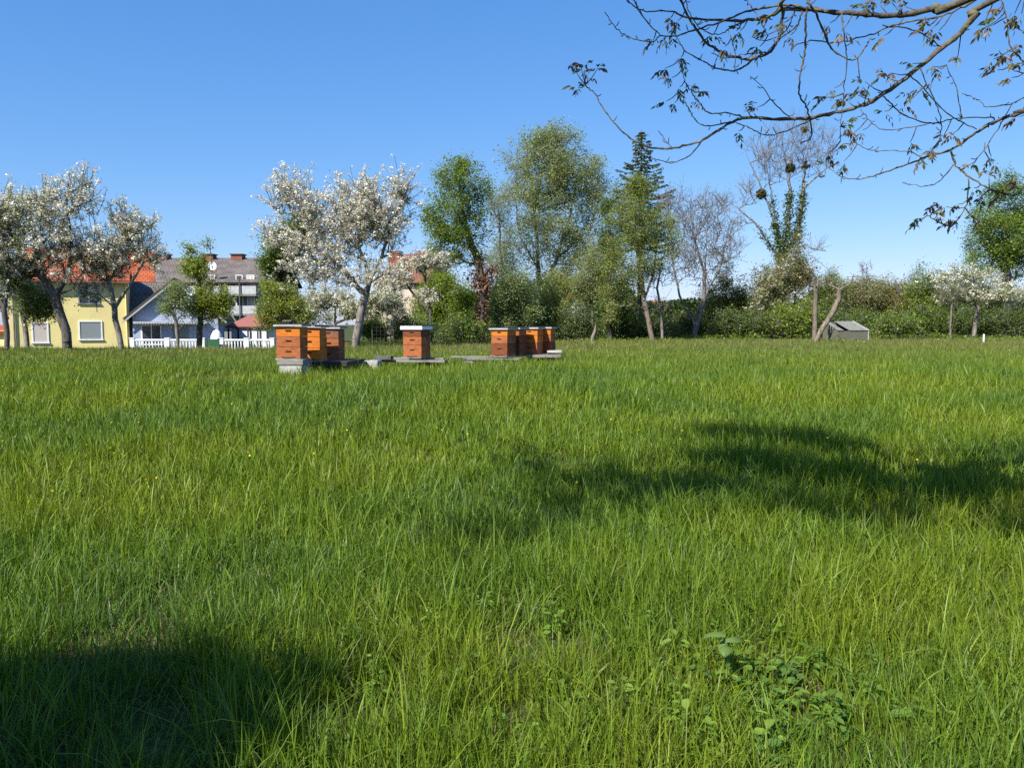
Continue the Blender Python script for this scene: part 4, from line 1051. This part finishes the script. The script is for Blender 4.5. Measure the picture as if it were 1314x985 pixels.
PLASTER_Y = surf('yellow_plaster', (.74, .63, .27), (.69, .58, .25), 1.2, .95, .06, c3=(.62, .53, .26), s3=.5)
PLASTER_B = surf('blue_plaster', (.36, .41, .54), (.32, .37, .50), 1.2, .95, .05)
PLASTER_G = surf('grey_plaster', (.21, .225, .225), (.18, .195, .195), 1.0, .95, .05)
PLASTER_C = surf('cream_plaster', (.52, .43, .34), (.46, .38, .30), 1.0, .95, .05)
PLASTER_W = surf('white_plaster', (.78, .78, .78), (.72, .72, .74), 1.0, .95, .05)
WHITEP = surf('white_paint', (.80, .80, .80), (.72, .72, .72), 4, .6, .03)
PARAPET = surf('grey_parapet', (.42, .43, .43), (.34, .35, .35), 3, .8, .05)
SHUTTER = surf('grey_shutter', (.23, .26, .26), (.19, .22, .22), 2, .6, .1, (1, 1, 30))
DARKGLASS = surf('window_glass', (.06, .07, .085), (.04, .05, .06), 2, .08, 0, spec=.6)
CURTAIN = surf('curtain', (.52, .46, .40), (.45, .4, .36), 3, .9, .1, (9, 1, 1))
TILE_RED = tiles('red_tiles', (.42, .11, .04), (.34, .085, .032), (.25, .05, .02))
TILE_GREY = tiles('grey_tiles', (.15, .125, .115), (.12, .10, .095), (.06, .05, .045))
TILE_DGREY = tiles('brown_grey_tiles', (.17, .145, .13), (.13, .11, .10), (.07, .06, .055), .3, .3)
TILE_BROWN = tiles('brown_tiles', (.25, .10, .07), (.20, .085, .06), (.1, .05, .04))
TILE_DULL = tiles('dull_brown_tiles', (.15, .095, .07), (.12, .075, .055), (.06, .04, .03))
TILE_ORANGE = tiles('orange_tiles', (.5, .2, .06), (.42, .16, .05), (.2, .08, .03))
BRICKRED = surf('brick_chimney', (.24, .09, .065), (.17, .07, .05), 8, .95, .2)
GREENPAINT = surf('green_paint', (.025, .10, .05), (.02, .08, .04), 5, .55, .05)
RUST = surf('rusty_sheet', (.28, .11, .09), (.23, .09, .075), 4, .8, .1, (14, 1, 1))

def window(parent, x0, x1, z0, z1, y, pane, frame=WHITEP, fr=.07, bars=0):
    """frame proud of a wall whose face is at y (facing -y), local coordinates"""
    m = MB()
    m.box(x0 - fr, x1 + fr, y - .05, y + .05, z1, z1 + fr); m.box(x0 - fr - .04, x1 + fr + .04, y - .09, y + .05, z0 - fr, z0)
    m.box(x0 - fr, x0, y - .05, y + .05, z0, z1); m.box(x1, x1 + fr, y - .05, y + .05, z0, z1)
    for k in range(bars):
        xx = x0 + (x1 - x0) * (k + 1) / (bars + 1); m.box(xx - .03, xx + .03, y - .04, y + .03, z0, z1)
    w = m.build('window', frame, parent)
    p = MB(); p.box(x0, x1, y - .02, y + .04, z0, z1); p.build('pane', pane, w)
    return w

def houses():
    # ---- yellow house, turned so that its facade looks towards the meadow
    ang = math.radians(24); ca, sa = math.cos(ang), math.sin(ang)
    Y = 48.0; A0 = np.array([X(167, Y), Y]); gz = float(H(A0[0], Y)) - .3
    def along(px):          # distance from the right corner along the facade
        k = (px - CX) / F
        return (A0[0] - k * A0[1]) / (ca - k * sa)
    def hz(px, py): return float(at(px, py, A0[1] - sa * along(px))[2]) - gz
    t = thing('yellow_house', 'yellow plastered house with a grey shuttered window behind the left apple trees', 'house', (A0[0], A0[1], gz), ang)
    Lf = along(14); D = 7.0; ze = hz(167, 361); zr = ze + 1.0
    m = MB(); m.box(-Lf, 0, 0, D, 0, ze)
    m.add([(-Lf, .1, ze), (-Lf, D - .1, ze), (-Lf, D / 2, zr - .25), (0, .1, ze), (0, D - .1, ze), (0, D / 2, zr - .25)], [(0, 1, 2), (5, 4, 3), (1, 4, 5, 2), (2, 5, 3, 0)])
    m.build('wall', PLASTER_Y, t)
    m = MB(); xa, xb, ye, zee = -Lf - .3, .12, -.35, ze + .03
    m.slab((xa, ye, zee), (xb, ye, zee), (xb, D / 2, zr), (xa, D / 2, zr), .14)
    m.slab((xb, D + .35, zee), (xa, D + .35, zee), (xa, D / 2, zr + .01), (xb, D / 2, zr + .01), .14)
    rf = m.build('roof', TILE_RED, t)
    g = MB(); g.box(xa, xb, ye - .1, ye - .003, zee - .16, zee - .05); g.build('gutter', RUST, rf)
    def win(p0, p1, y0, y1, *a, **k): window(t, -along(p0), -along(p1), hz((p0 + p1) / 2, y1), hz((p0 + p1) / 2, y0), 0, *a, **k)
    win(104, 131, 413, 435, SHUTTER)
    win(105, 129, 366, 389, DARKGLASS, SHUTTER, bars=1)
    win(44, 62, 415, 439, CURTAIN)
    win(40, 64, 366, 389, DARKGLASS, SHUTTER, bars=1)
    p = MB(); p.tube([(-along(20), -.08, .1), (-along(20), -.08, ze - .1)], .05, 8); p.build('downpipe', W_GREY, t)
    p = MB(); p.tube([(-.12, -.07, .1), (-.12, -.07, ze - .1)], .05, 8); p.build('downpipe', PLASTER_Y, t)
    x0 = X(13, 45.5); Y = 45.5; zl = lambda z: z - gz
    # annex
    xq = X(-60, Y); O2 = np.array([(xq + x0) / 2, Y + .6, gz])
    t2 = thing('house_annex', 'low pale yellow annex at the far left edge beside the yellow house', 'annex', O2)
    w = (x0 - xq) / 2 - .02
    m = MB(); m.box(-w, w, 0, 5, 0, zl(Z(424, Y))); m.build('wall', PLASTER_Y, t2)
    m = MB(); m.slab((-w - .1, -.3, zl(Z(425, Y))), (w, -.3, zl(Z(425, Y))), (w, 5.2, zl(Z(415, Y))), (-w - .1, 5.2, zl(Z(415, Y))), .14); m.build('roof', TILE_RED, t2)
    # ---- house with the big red roof behind it
    Y = 62.0; gz = float(H(X(200, Y), Y)) - .2; ang = math.radians(24)
    t = thing('red_roofed_house', 'house with a bright orange-red tiled roof rising behind the yellow house', 'house', (X(202, Y), Y, gz), ang)
    ze = Z(360, Y) - gz; za = Z(322, Y + 3.5) - gz; W_ = 9.2
    m = MB(); m.box(-W_ + .3, -.3, .5, 8.5, 0, ze - .05)
    m.add([(-W_ + .3, .5, ze - .05), (-W_ + .3, 8.5, ze - .05), (-W_ + .3, 4.5, za - .3), (-.3, .5, ze - .05), (-.3, 8.5, ze - .05), (-.3, 4.5, za - .3)], [(0, 1, 2), (5, 4, 3), (1, 4, 5, 2), (2, 5, 3, 0)])
    m.build('wall', PLASTER_Y, t)
    m = MB(); m.slab((-W_, 0, ze - .1), (0, 0, ze - .1), (0, 4.5, za), (-W_, 4.5, za), .16); m.slab((0, 9, ze - .1), (-W_, 9, ze - .1), (-W_, 4.5, za + .01), (0, 4.5, za + .01), .16)
    rf = m.build('roof', TILE_RED, t)
    c = MB(); c.box(-5.4, -4.7, 4.2, 4.9, za - .6, za + .4); c.build('chimney', BRICKRED, rf)
    g = MB(); g.box(-W_, 0, -.12, -.01, ze - .25, ze - .13); g.build('gutter', RUST, rf)
    # ---- blue gabled house, turned a little to the right
    Y = 48.6; apex = at(224, 356, Y); rz = math.radians(18)
    gz = float(H(apex[0], Y)) - .3; O = np.array([apex[0], Y, gz])
    t = thing('blue_house', 'pale blue gabled house with a dark grey roof behind the white balustrade', 'house', O, rz)
    hw = 54 * Y / F / math.cos(rz); za = apex[2] - gz; ze = Z(405, Y) - gz; D = 10
    m = MB(); m.prism([(-hw + .3, 0), (hw - .3, 0), (hw - .3, ze), (0, za - .25), (-hw + .3, ze)], 0, D); m.build('wall', PLASTER_B, t)
    m = MB()
    sl = (za - ze) / hw
    m.slab((-hw - .2, D + .3, ze - .2 * sl), (-hw - .2, -.35, ze - .2 * sl), (0, -.35, za), (0, D + .3, za), .18)
    m.slab((hw + .2, -.35, ze - .2 * sl), (hw + .2, D + .3, ze - .2 * sl), (0, D + .3, za + .01), (0, -.35, za + .01), .18)
    # cross wing to the left, its slope faces the meadow
    m.slab((-9.5, 1.2, ze - .1), (-hw + 1.2, 1.2, ze - .1), (-.3, 5.2, za - .05), (-9.5, 5.2, za - .05), .16); m.slab((-.3, 9.2, ze - .1), (-9.5, 9.2, ze - .1), (-9.5, 5.2, za - .04), (-.3, 5.2, za - .04), .16)
    rf2 = MB(); rf2.box(-9.3, -hw + .29, 1.6, 8.8, 0, ze - .12); rf2.build('wing_wall', PLASTER_B, t)
    rf = m.build('roof', TILE_GREY, t)
    b = MB()
    for s in (-1, 1):
        b.prism([(s * (hw + .2), ze - .2 * sl - .31), (s * (hw + .2), ze - .2 * sl - .2), (0, za - .2), (0, za - .31)], -.4, -.352)
    b.build('bargeboard', PARAPET, rf)
    window(t, -.1, .75, Z(392, Y) - gz, Z(377, Y) - gz, 0, DARKGLASS, bars=1)
    c = MB(); c.box(-hw + .4, hw - .9, -.6, -.005, Z(415, Y) - gz, Z(412.5, Y) - gz); aw = c.build('awning', PARAPET, t)
    c = MB(); zf0, zf1 = Z(416, Y) - gz, Z(413, Y) - gz; n = 56; xf = np.linspace(-hw + .42, hw - .92, n)
    c.prism([(x, zf1) for x in (xf[0], xf[-1])] + [(x, zf0 + .07 * (k % 2)) for k, x in enumerate(xf[::-1])], -.63, -.605)
    c.build('awning_fringe', PARAPET, aw)
    d = MB(); d.box(-.2, .7, -.03, .02, .3, 2.3); d.build('door', SHUTTER, t)
    window(t, -1.9, -.9, 1.2, 2.3, 0, DARKGLASS, bars=1)
    dishp(t, (.95, -.3, Z(374, Y) - gz), .26)
    # ---- long apartment house
    Y = 84.0; x0, x1 = X(150, Y), X(352, Y); gz = float(H(x0, Y)) - .3
    O = np.array([(x0 + x1) / 2, Y, gz]); L = lambda x: x - O[0]; zl = lambda z: z - gz
    t = thing('apartment_house', 'long grey apartment house with balconies and a dark roof behind the blue house', 'house', O)
    ze = zl(Z(360, Y)); Yr = Y + 5; zr = zl(Z(331, Yr))
    m = MB(); m.box(L(x0), L(x1), 0, 10, 0, ze); m.build('wall', PLASTER_G, t)
    m = MB(); m.slab((L(x0) - .3, -.7, ze - .2), (L(x1) + .3, -.7, ze - .2), (L(x1) + .3, 5, zr), (L(x0) - .3, 5, zr), .2)
    m.slab((L(x1) + .3, 10.7, ze - .2), (L(x0) - .3, 10.7, ze - .2), (L(x0) - .3, 5, zr + .01), (L(x1) + .3, 5, zr + .01), .2)
    rf = m.build('roof', TILE_DGREY, t)
    for a, b_ in ((205, 221), (266, 279), (302, 316), (150, 160)):
        c = MB(); c.box(L(X(a, Yr)), L(X(b_, Yr)), 4.4, 5.6, zr - .8, zr + .32); ch = c.build('chimney', BRICKRED, rf)
        c = MB(); c.box(L(X(a, Yr)) - .12, L(X(b_, Yr)) + .12, 4.25, 5.75, zr + .322, zr + .42); c.build('chimney_cap', CONC_DARK, ch)
    for fl, (pa, pb, pc) in enumerate([(366, 377, 370), (392, 402, 396)]):
        for xa, xb in ((300, 336), (250, 290)):
            m = MB(); zz = zl(Z(pb + 1, Y)); 
            m.box(L(X(xa, Y)), L(X(xb, Y)), -1.4, -.003, zz - .18, zz); bal = m.build('balcony', PLASTER_G, t)
            m = MB(); m.box(L(X(xa, Y)), L(X(xb, Y)), -1.44, -1.36, zz + .002, zz + .85)
            m.box(L(X(xa, Y)), L(X(xa, Y)) + .06, -1.36, -.02, zz + .002, zz + .85); m.box(L(X(xb, Y)) - .06, L(X(xb, Y)), -1.36, -.02, zz + .002, zz + .85); m.build('parapet', PARAPET, bal)
            window(t, L(X(xa + 6, Y)), L(X(xa + 13, Y)), zz + .2, zz + 2.0, 0, DARKGLASS); window(t, L(X(xa + 20, Y)), L(X(xa + 28, Y)), zz + .7, zz + 2.0, 0, CURTAIN, bars=1)
    window(t, L(X(285, Y)), L(X(291, Y)), zl(Z(374, Y)), zl(Z(362, Y)), 0, DARKGLASS)
    m = MB(); m.tube([(L(X(316, Y)), -1.6, 0), (L(X(316, Y)), -1.6, zl(Z(358, Y)))], .07, 8); m.build('downpipe', CONC_DARK, t)
    dishp(t, (L(X(279, Y)), -.5, zl(Z(342, Y))), .45)
    # ---- garden shed with a rust-brown hipped roof
    Y = 58.0; x0, x1 = X(290, Y), X(347, Y); gz = float(H(x0, Y)) - .2; O = np.array([(x0 + x1) / 2, Y, gz]); hw = (x1 - x0) / 2
    t = thing('garden_shed', 'small white shed with a rust-brown hipped roof behind the white balustrade', 'shed', O)
    ze = Z(419, Y) - gz; za = Z(404, Y + 1.5) - gz
    m = MB(); m.box(-hw + .35, hw - .35, .25, 3.2, 0, ze); m.build('wall', PLASTER_W, t)
    m = MB()
    m.slab((-hw, 0, ze), (hw, 0, ze), (hw - 1.2, 1.7, za), (-hw + 1.2, 1.7, za), .1)
    m.slab((hw, 3.5, ze), (-hw, 3.5, ze), (-hw + 1.2, 1.7, za), (hw - 1.2, 1.7, za), .1)
    n = [(-hw, 0, ze), (-hw, 3.5, ze), (-hw + 1.2, 1.7, za), (hw, 0, ze), (hw, 3.5, ze), (hw - 1.2, 1.7, za)]
    m.add(n, [(0, 2, 1), (3, 4, 5)]); m.build('roof', RUST, t)
    m = MB()
    for xx in np.linspace(-hw + .2, hw - .2, 5): m.box(xx - .05, xx + .05, .02, .12, 0, ze - .12)
    m.build('porch_post', W_DARK, t)
    # ---- balustrade in two runs with a green box between
    for (pa, pb, lab) in ((168, 264, 'left run of the white garden balustrade, in front of the blue house'), (282, 353, 'right run of the white garden balustrade, ending behind the first hives')):
        Y = 46.0; x0, x1 = X(pa, Y), X(pb, Y); gz = float(H(x0, Y)) - .1; O = np.array([(x0 + x1) / 2, Y, gz])
        t = thing('balustrade', lab, 'balustrade', O); hw = (x1 - x0) / 2
        zt = Z(435, Y) - gz
        m = MB(); m.box(-hw, hw, -.09, .09, zt - .1, zt); m.build('rail', WHITEP, t, .015)
        m = MB(); m.box(-hw, hw, -.1, .1, 0, .18); m.build('plinth', WHITEP, t)
        npil = 3
        for k in range(npil):
            xx = -hw + .13 + (2 * hw - .26) * k / (npil - 1)
            m = MB(); m.box(xx - .12, xx + .12, -.12, .12, 0, zt + .04); m.box(xx - .15, xx + .15, -.15, .15, zt + .042, zt + .08); m.build('pillar', WHITEP, t)
        nb = int(2 * hw / .185); first = None
        for k in range(nb):
            xx = -hw + .2 + (2 * hw - .4) * k / (nb - 1)
            if first is None:
                m = MB(); h = zt - .1 - .18
                m.lathe(0, 0, [(.045, .18), (.035, .18 + .08 * h), (.06, .18 + .3 * h), (.055, .18 + .42 * h), (.03, .18 + .75 * h), (.045, .18 + .9 * h), (.045, .18 + h)], 8)
                first = m.build('baluster', WHITEP, t, smooth=True); first.location.x = xx
            else:
                c = first.copy(); COL.objects.link(c); c.parent = t; c.location.x = xx
    Y = 45.6; x0, x1 = X(265.5, Y), X(281, Y); gz = float(H(x0, Y)); O = np.array([(x0 + x1) / 2, Y, gz]); hw = (x1 - x0) / 2; zt = Z(435, Y) - gz
    t = thing('green_gate', 'dark green solid gate between the two runs of white balustrade', 'gate', O)
    m = MB(); m.box(-hw, hw, -.03, .03, .06, zt); m.build('gate_panel', GREENPAINT, t, .01)
    m = MB()
    for k in (-1, 1): m.box(k * hw - .04, k * hw + .04, -.05, .05, -.1, zt + .05)
    m.build('gate_post', GREENPAINT, t); m = MB(); m.box(hw - .2, hw - .08, -.07, -.032, zt * .55, zt * .55 + .03); m.build('handle', METAL, t)
    # white sun umbrella / covered garden furniture behind the balustrade
    Y = 48.5; p = at(278, 434, Y); gz = float(H(p[0], Y))
    t = thing('garden_cover', 'white cloth cover over garden furniture right of the bushy green tree', 'cover', (p[0], Y, gz))
    zt = Z(423, Y) - gz
    m = MB(); m.lathe(0, 0, [(.42, .1), (.40, zt * .45), (.33, zt * .8), (.18, zt * .96), (.03, zt)], 14); m.build('cloth', WHITEP, t, smooth=True)
    # ---- cream house with chimneys
    Y = 74.0; x0, x1 = X(486, Y), X(549, Y); gz = float(H(0, Y)) - .2; O = np.array([(x0 + x1) / 2, Y, gz]); hw = (x1 - x0) / 2
    t = thing('cream_house', 'cream house with a brown roof and brick chimneys behind the largest apple tree', 'house', O, math.radians(-12))
    ze = Z(362, Y) - gz; za = Z(325, Y + 4) - gz
    m = MB(); m.box(-hw, hw, 0, 8, 0, ze); m.build('wall', PLASTER_C, t)
    for xx in (-hw, hw - .25): pass
    m = MB(); m.slab((-hw - .4, -.5, ze - .1), (hw + .4, -.5, ze - .1), (hw + .1, 4, za), (-hw + .6, 4, za - .1), .18)
    m.slab((hw + .4, 8.5, ze - .1), (-hw - .4, 8.5, ze - .1), (-hw + .6, 4, za - .09), (hw + .1, 4, za + .01), .18)
    m.add([(-hw - .4, -.5, ze - .1), (-hw - .4, 8.5, ze - .1), (-hw + .6, 4, za - .1), (hw + .4, -.5, ze - .1), (hw + .4, 8.5, ze - .1), (hw + .1, 4, za)], [(0, 2, 1), (3, 4, 5)])
    rf = m.build('roof', TILE_BROWN, t)
    for a in (491, 500, 532, 542):
        xx = X(a, Y + 3) - O[0]; c = MB(); c.box(xx - .3, xx + .3, 3.4, 4.1, za - 1.3, za + .2); c.build('chimney', BRICKRED, rf)
    window(t, -1.6, -.7, ze - 2.2, ze - .9, 0, DARKGLASS, bars=1)
    # ---- small orange-roofed house glimpsed under the willow, white house, brown roof at right
    def small_house(name, label, pa, pb, pe, pr, Y, wall, roof, D=6, gable=False, nwin=2):
        x0, x1 = X(pa, Y), X(pb, Y); gz = .1; O = np.array([(x0 + x1) / 2, Y, gz]); hw = (x1 - x0) / 2
        t = thing(name, label, 'house', O); ze = Z(pe, Y) - gz; za = Z(pr, Y + (0 if gable else D / 2)) - gz
        if gable:
            m = MB(); m.prism([(-hw, 0), (hw, 0), (hw, ze), (0, za - .2), (-hw, ze)], 0, D); m.build('wall', wall, t)
            m = MB(); m.slab((-hw - .3, D, ze - .2), (-hw - .3, -.4, ze - .2), (0, -.4, za), (0, D, za), .15); m.slab((hw + .3, -.4, ze - .2), (hw + .3, D, ze - .2), (0, D, za + .01), (0, -.4, za + .01), .15); m.build('roof', roof, t)
        else:
            m = MB(); m.box(-hw, hw, 0, D, 0, ze); m.build('wall', wall, t)
            m = MB(); m.slab((-hw - .3, -.4, ze - .05), (hw + .3, -.4, ze - .05), (hw + .3, D / 2, za), (-hw - .3, D / 2, za), .15); m.slab((hw + .3, D + .4, ze - .05), (-hw - .3, D + .4, ze - .05), (-hw - .3, D / 2, za + .01), (hw + .3, D / 2, za + .01), .15); m.build('roof', roof, t)
        for k in range(nwin):
            xx = -hw + 2 * hw * (k + 1) / (nwin + 1); window(t, xx - .4, xx + .4, .9, 2.1, 0, DARKGLASS, bars=1)
        return t
    small_house('small_house', 'small white house with an orange roof glimpsed under the willow', 722, 752, 392, 372, 68, PLASTER_W, TILE_ORANGE, 6, True, 1)
    small_house('white_building', 'low white building glimpsed through the airy bare tree', 842, 905, 394, 386, 88, PLASTER_W, TILE_RED, 6, False, 3)
    small_house('brown_roofed_house', 'long brown-roofed house behind the hedge above the cold frame', 1085, 1165, 398, 370, 92, PLASTER_C, TILE_DULL, 9, False, 3)
    small_house('brown_roofed_house', 'small brown-roofed house left of the low apple tree at far right', 1195, 1222, 398, 370, 94, PLASTER_C, TILE_DULL, 7, False, 1)

def dishp(parent, p, r):
    m = MB(); n = 16
    prof = [(0.001, 0), (r * .5, .03), (r * .85, .09), (r, .14)]
    vs = [(p[0] + a * math.cos(6.2832 * k / n), p[1] - .1 - b, p[2] + a * math.sin(6.2832 * k / n)) for a, b in prof for k in range(n)]
    m.add(vs, [(i * n + k, i * n + (k + 1) % n, (i + 1) * n + (k + 1) % n, (i + 1) * n + k) for i in range(3) for k in range(n)])
    d = m.build('satellite_dish', WHITEP, parent, smooth=True)
    s = d.modifiers.new('thick', 'SOLIDIFY'); s.thickness = .02
    m = MB(); m.tube([(p[0], p[1] - .1, p[2]), (p[0], p[1] - .1 - r * .9, p[2] - r * .5)], .015, 5); m.tube([(p[0], p[1] - .08, p[2]), (p[0], p[1] + .35, p[2] - .3)], .025, 6); m.build('dish_arm', CONC_DARK, d)

def garden_bits():
    # cold frame
    Y = 50.0; x0, x1 = X(1071, Y), X(1116, Y); gz = float(H(x0, Y)); O = np.array([(x0 + x1) / 2, Y, gz]); hw = (x1 - x0) / 2
    t = thing('cold_frame', 'grey glass-topped cold frame at the far edge of the meadow', 'cold frame', O, math.radians(14))
    z1 = Z(424.5, Y) - gz; z2 = Z(413, Y + 1.4) - gz
    m = MB()
    n = [(-hw, 0, 0), (hw, 0, 0), (hw, 1.5, 0), (-hw, 1.5, 0), (-hw, 0, z1), (hw, 0, z1), (hw, 1.5, z2), (-hw, 1.5, z2)]
    m.add(n, [(0, 1, 5, 4), (1, 2, 6, 5), (2, 3, 7, 6), (3, 0, 4, 7), (0, 3, 2, 1)])
    m.build('base', surf('frame_panel', (.15, .145, .10), (.11, .105, .08), 3, .6, .1, (6, 6, 1)), t)
    glass = surf('old_glass', (.24, .23, .165), (.19, .18, .13), 2, .35, .05, (3, 3, 1), spec=.5)
    for k in range(5):
        a = -hw + 2 * hw * k / 5; b = -hw + 2 * hw * (k + 1) / 5
        if k == 1: continue
        m = MB(); m.slab((a + .02, -.05, z1 + .04), (b - .02, -.05, z1 + .04), (b - .02, 1.53, z2 + .05), (a + .02, 1.53, z2 + .05), .03); g = m.build('glass_panel', glass, t)
        m = MB(); m.slab((a - .015, -.06, z1 + .055), (a + .018, -.06, z1 + .055), (a + .018, 1.54, z2 + .065), (a - .015, 1.54, z2 + .065), .05); m.build('glazing_bar', W_GREY, g)
    m = MB(); m.box(hw + .003, hw + .05, -.03, .05, 0, z1 + .05); m.slab((hw + .003, -.06, z1 + .07), (hw + .06, -.06, z1 + .07), (hw + .06, 1.55, z2 + .08), (hw + .003, 1.55, z2 + .08), .06); m.build('end_trim', PARAPET, t)
    m = MB(); m.box(-hw + 2 * hw * .2 + .02, -hw + 2 * hw * .4 - .02, .2, 1.2, z1 - .1, z1); m.build('opening', HANDLE, t)
    # stakes
    Y = 45.0; p = at(1262, 441, Y); gz = float(H(p[0], Y))
    m = MB(); m.lathe(0, 0, [(.045, -.1), (.045, Z(430, Y) - gz), (.03, Z(428.5, Y) - gz)], 10); o = m.build('marker_post', WHITEP, None, loc=(p[0], Y, gz), smooth=False); tag(o, 'short white marker post in the grass at far right', 'post')
    Y = 44.0; a = at(759.5, 446, Y); gz = float(H(a[0], Y)); b = at(764.5, 416.5, Y)
    m = MB(); m.tube([(0, 0, -.1), (.03, 0, .4), (b[0] - a[0] - .05, 0, .75), (b[0] - a[0], .0, b[2] - gz)], [.11, .10, .085, .03], 9)
    o = m.build('wooden_stump', BARK_DEAD, None, loc=(a[0], Y, gz)); tag(o, 'broken grey-brown wooden post leaning in the grass before the dark bushes', 'post')
    # wire fence posts hinted between apple trunk and lone hive
    Y = 42.0
    xs = [X(q, Y) for q in (478, 505, 532, 560, 588)]
    gz = [float(H(x, Y)) for x in xs]
    t = thing('wire_fence', 'thin wire mesh fence behind the lone hive', 'fence', (xs[0], Y, gz[0]))
    for x, g in zip(xs, gz):
        m = MB(); m.tube([(x - xs[0], 0, g - gz[0] - .05), (x - xs[0], 0, g - gz[0] + 1.25)], .025, 6); m.build('fence_post', CONC_DARK, t)
    m = MB()
    for k in range(6):
        z = .2 + k * .2; m.tube([(x - xs[0], 0, g - gz[0] + z) for x, g in zip(xs, gz)], .0013, 4)
    for x in np.arange(xs[0], xs[-1], .22): m.tube([(x - xs[0], .006, .15), (x - xs[0], .006, 1.22)], .0011, 4)
    m.build('wire_mesh', METAL, t)

# ------------------------------------------------------------------ build everything
hives()
build_grass()
build_wildflowers()
build_weeds()
houses()
garden_bits()
orchard()
treeline()
far_wood()
walnut()
rear_tree()

# ------------------------------------------------------------------ light, sky, camera
w = bpy.data.worlds.new('World'); SC.world = w; w.use_nodes = True
nt = w.node_tree
bg = nt.nodes['Background']
sky = nt.nodes.new('ShaderNodeTexSky'); sky.sky_type = 'NISHITA'; sky.sun_disc = False
sky.sun_elevation = SUN_EL; sky.sun_rotation = math.atan2(SUN[0], SUN[1])
sky.altitude = 300; sky.air_density = 1.0; sky.dust_density = 0.35; sky.ozone_density = 3.0
hsv = nt.nodes.new('ShaderNodeHueSaturation'); hsv.inputs['Saturation'].default_value = 1.08
gm = nt.nodes.new('ShaderNodeGamma'); gm.inputs['Gamma'].default_value = .82
nt.links.new(sky.outputs[0], hsv.inputs['Color']); nt.links.new(hsv.outputs[0], gm.inputs['Color']); 
sp = nt.nodes.new('ShaderNodeSeparateColor'); cb = nt.nodes.new('ShaderNodeCombineColor'); nt.links.new(gm.outputs[0], sp.inputs[0])
for ch, (ex, k) in enumerate([(1.21, .575), (.87, 1.05), (.63, 2.08)]):     # colour response of the photographing phone to the blue sky
    pw = nt.nodes.new('ShaderNodeMath'); pw.operation = 'POWER'; pw.inputs[1].default_value = ex
    ml = nt.nodes.new('ShaderNodeMath'); ml.operation = 'MULTIPLY'; ml.inputs[1].default_value = k
    nt.links.new(sp.outputs[ch], pw.inputs[0]); nt.links.new(pw.outputs[0], ml.inputs[0]); nt.links.new(ml.outputs[0], cb.inputs[ch])
nt.links.new(cb.outputs[0], bg.inputs['Color']); bg.inputs['Strength'].default_value = .105
sun = bpy.data.lights.new('sun', 'SUN'); sun.energy = 5.0; sun.angle = math.radians(.53); sun.color = (1.0, .95, .87)
so = bpy.data.objects.new('sun', sun); COL.objects.link(so)
so.rotation_euler = Vector(-SUN).to_track_quat('-Z', 'Y').to_euler()
cam = bpy.data.cameras.new('camera'); cam.sensor_width = 36; cam.lens = F / 1314 * 36; cam.clip_start = .05; cam.clip_end = 6000
co = bpy.data.objects.new('camera', cam); COL.objects.link(co)
co.location = (0, 0, CZ); co.rotation_euler = (math.pi / 2 - PITCH, 0, 0)
SC.camera = co
SC.view_settings.view_transform = 'Standard'; SC.view_settings.look = 'None'; SC.view_settings.exposure = 0.85; SC.view_settings.gamma = 1
SC.view_settings.use_curve_mapping = False
cy = SC.cycles
cy.max_bounces = 5; cy.diffuse_bounces = 3; cy.glossy_bounces = 2; cy.transmission_bounces = 3; cy.transparent_max_bounces = 4
cy.use_denoising = False
cy.caustics_reflective = False; cy.caustics_refractive = False
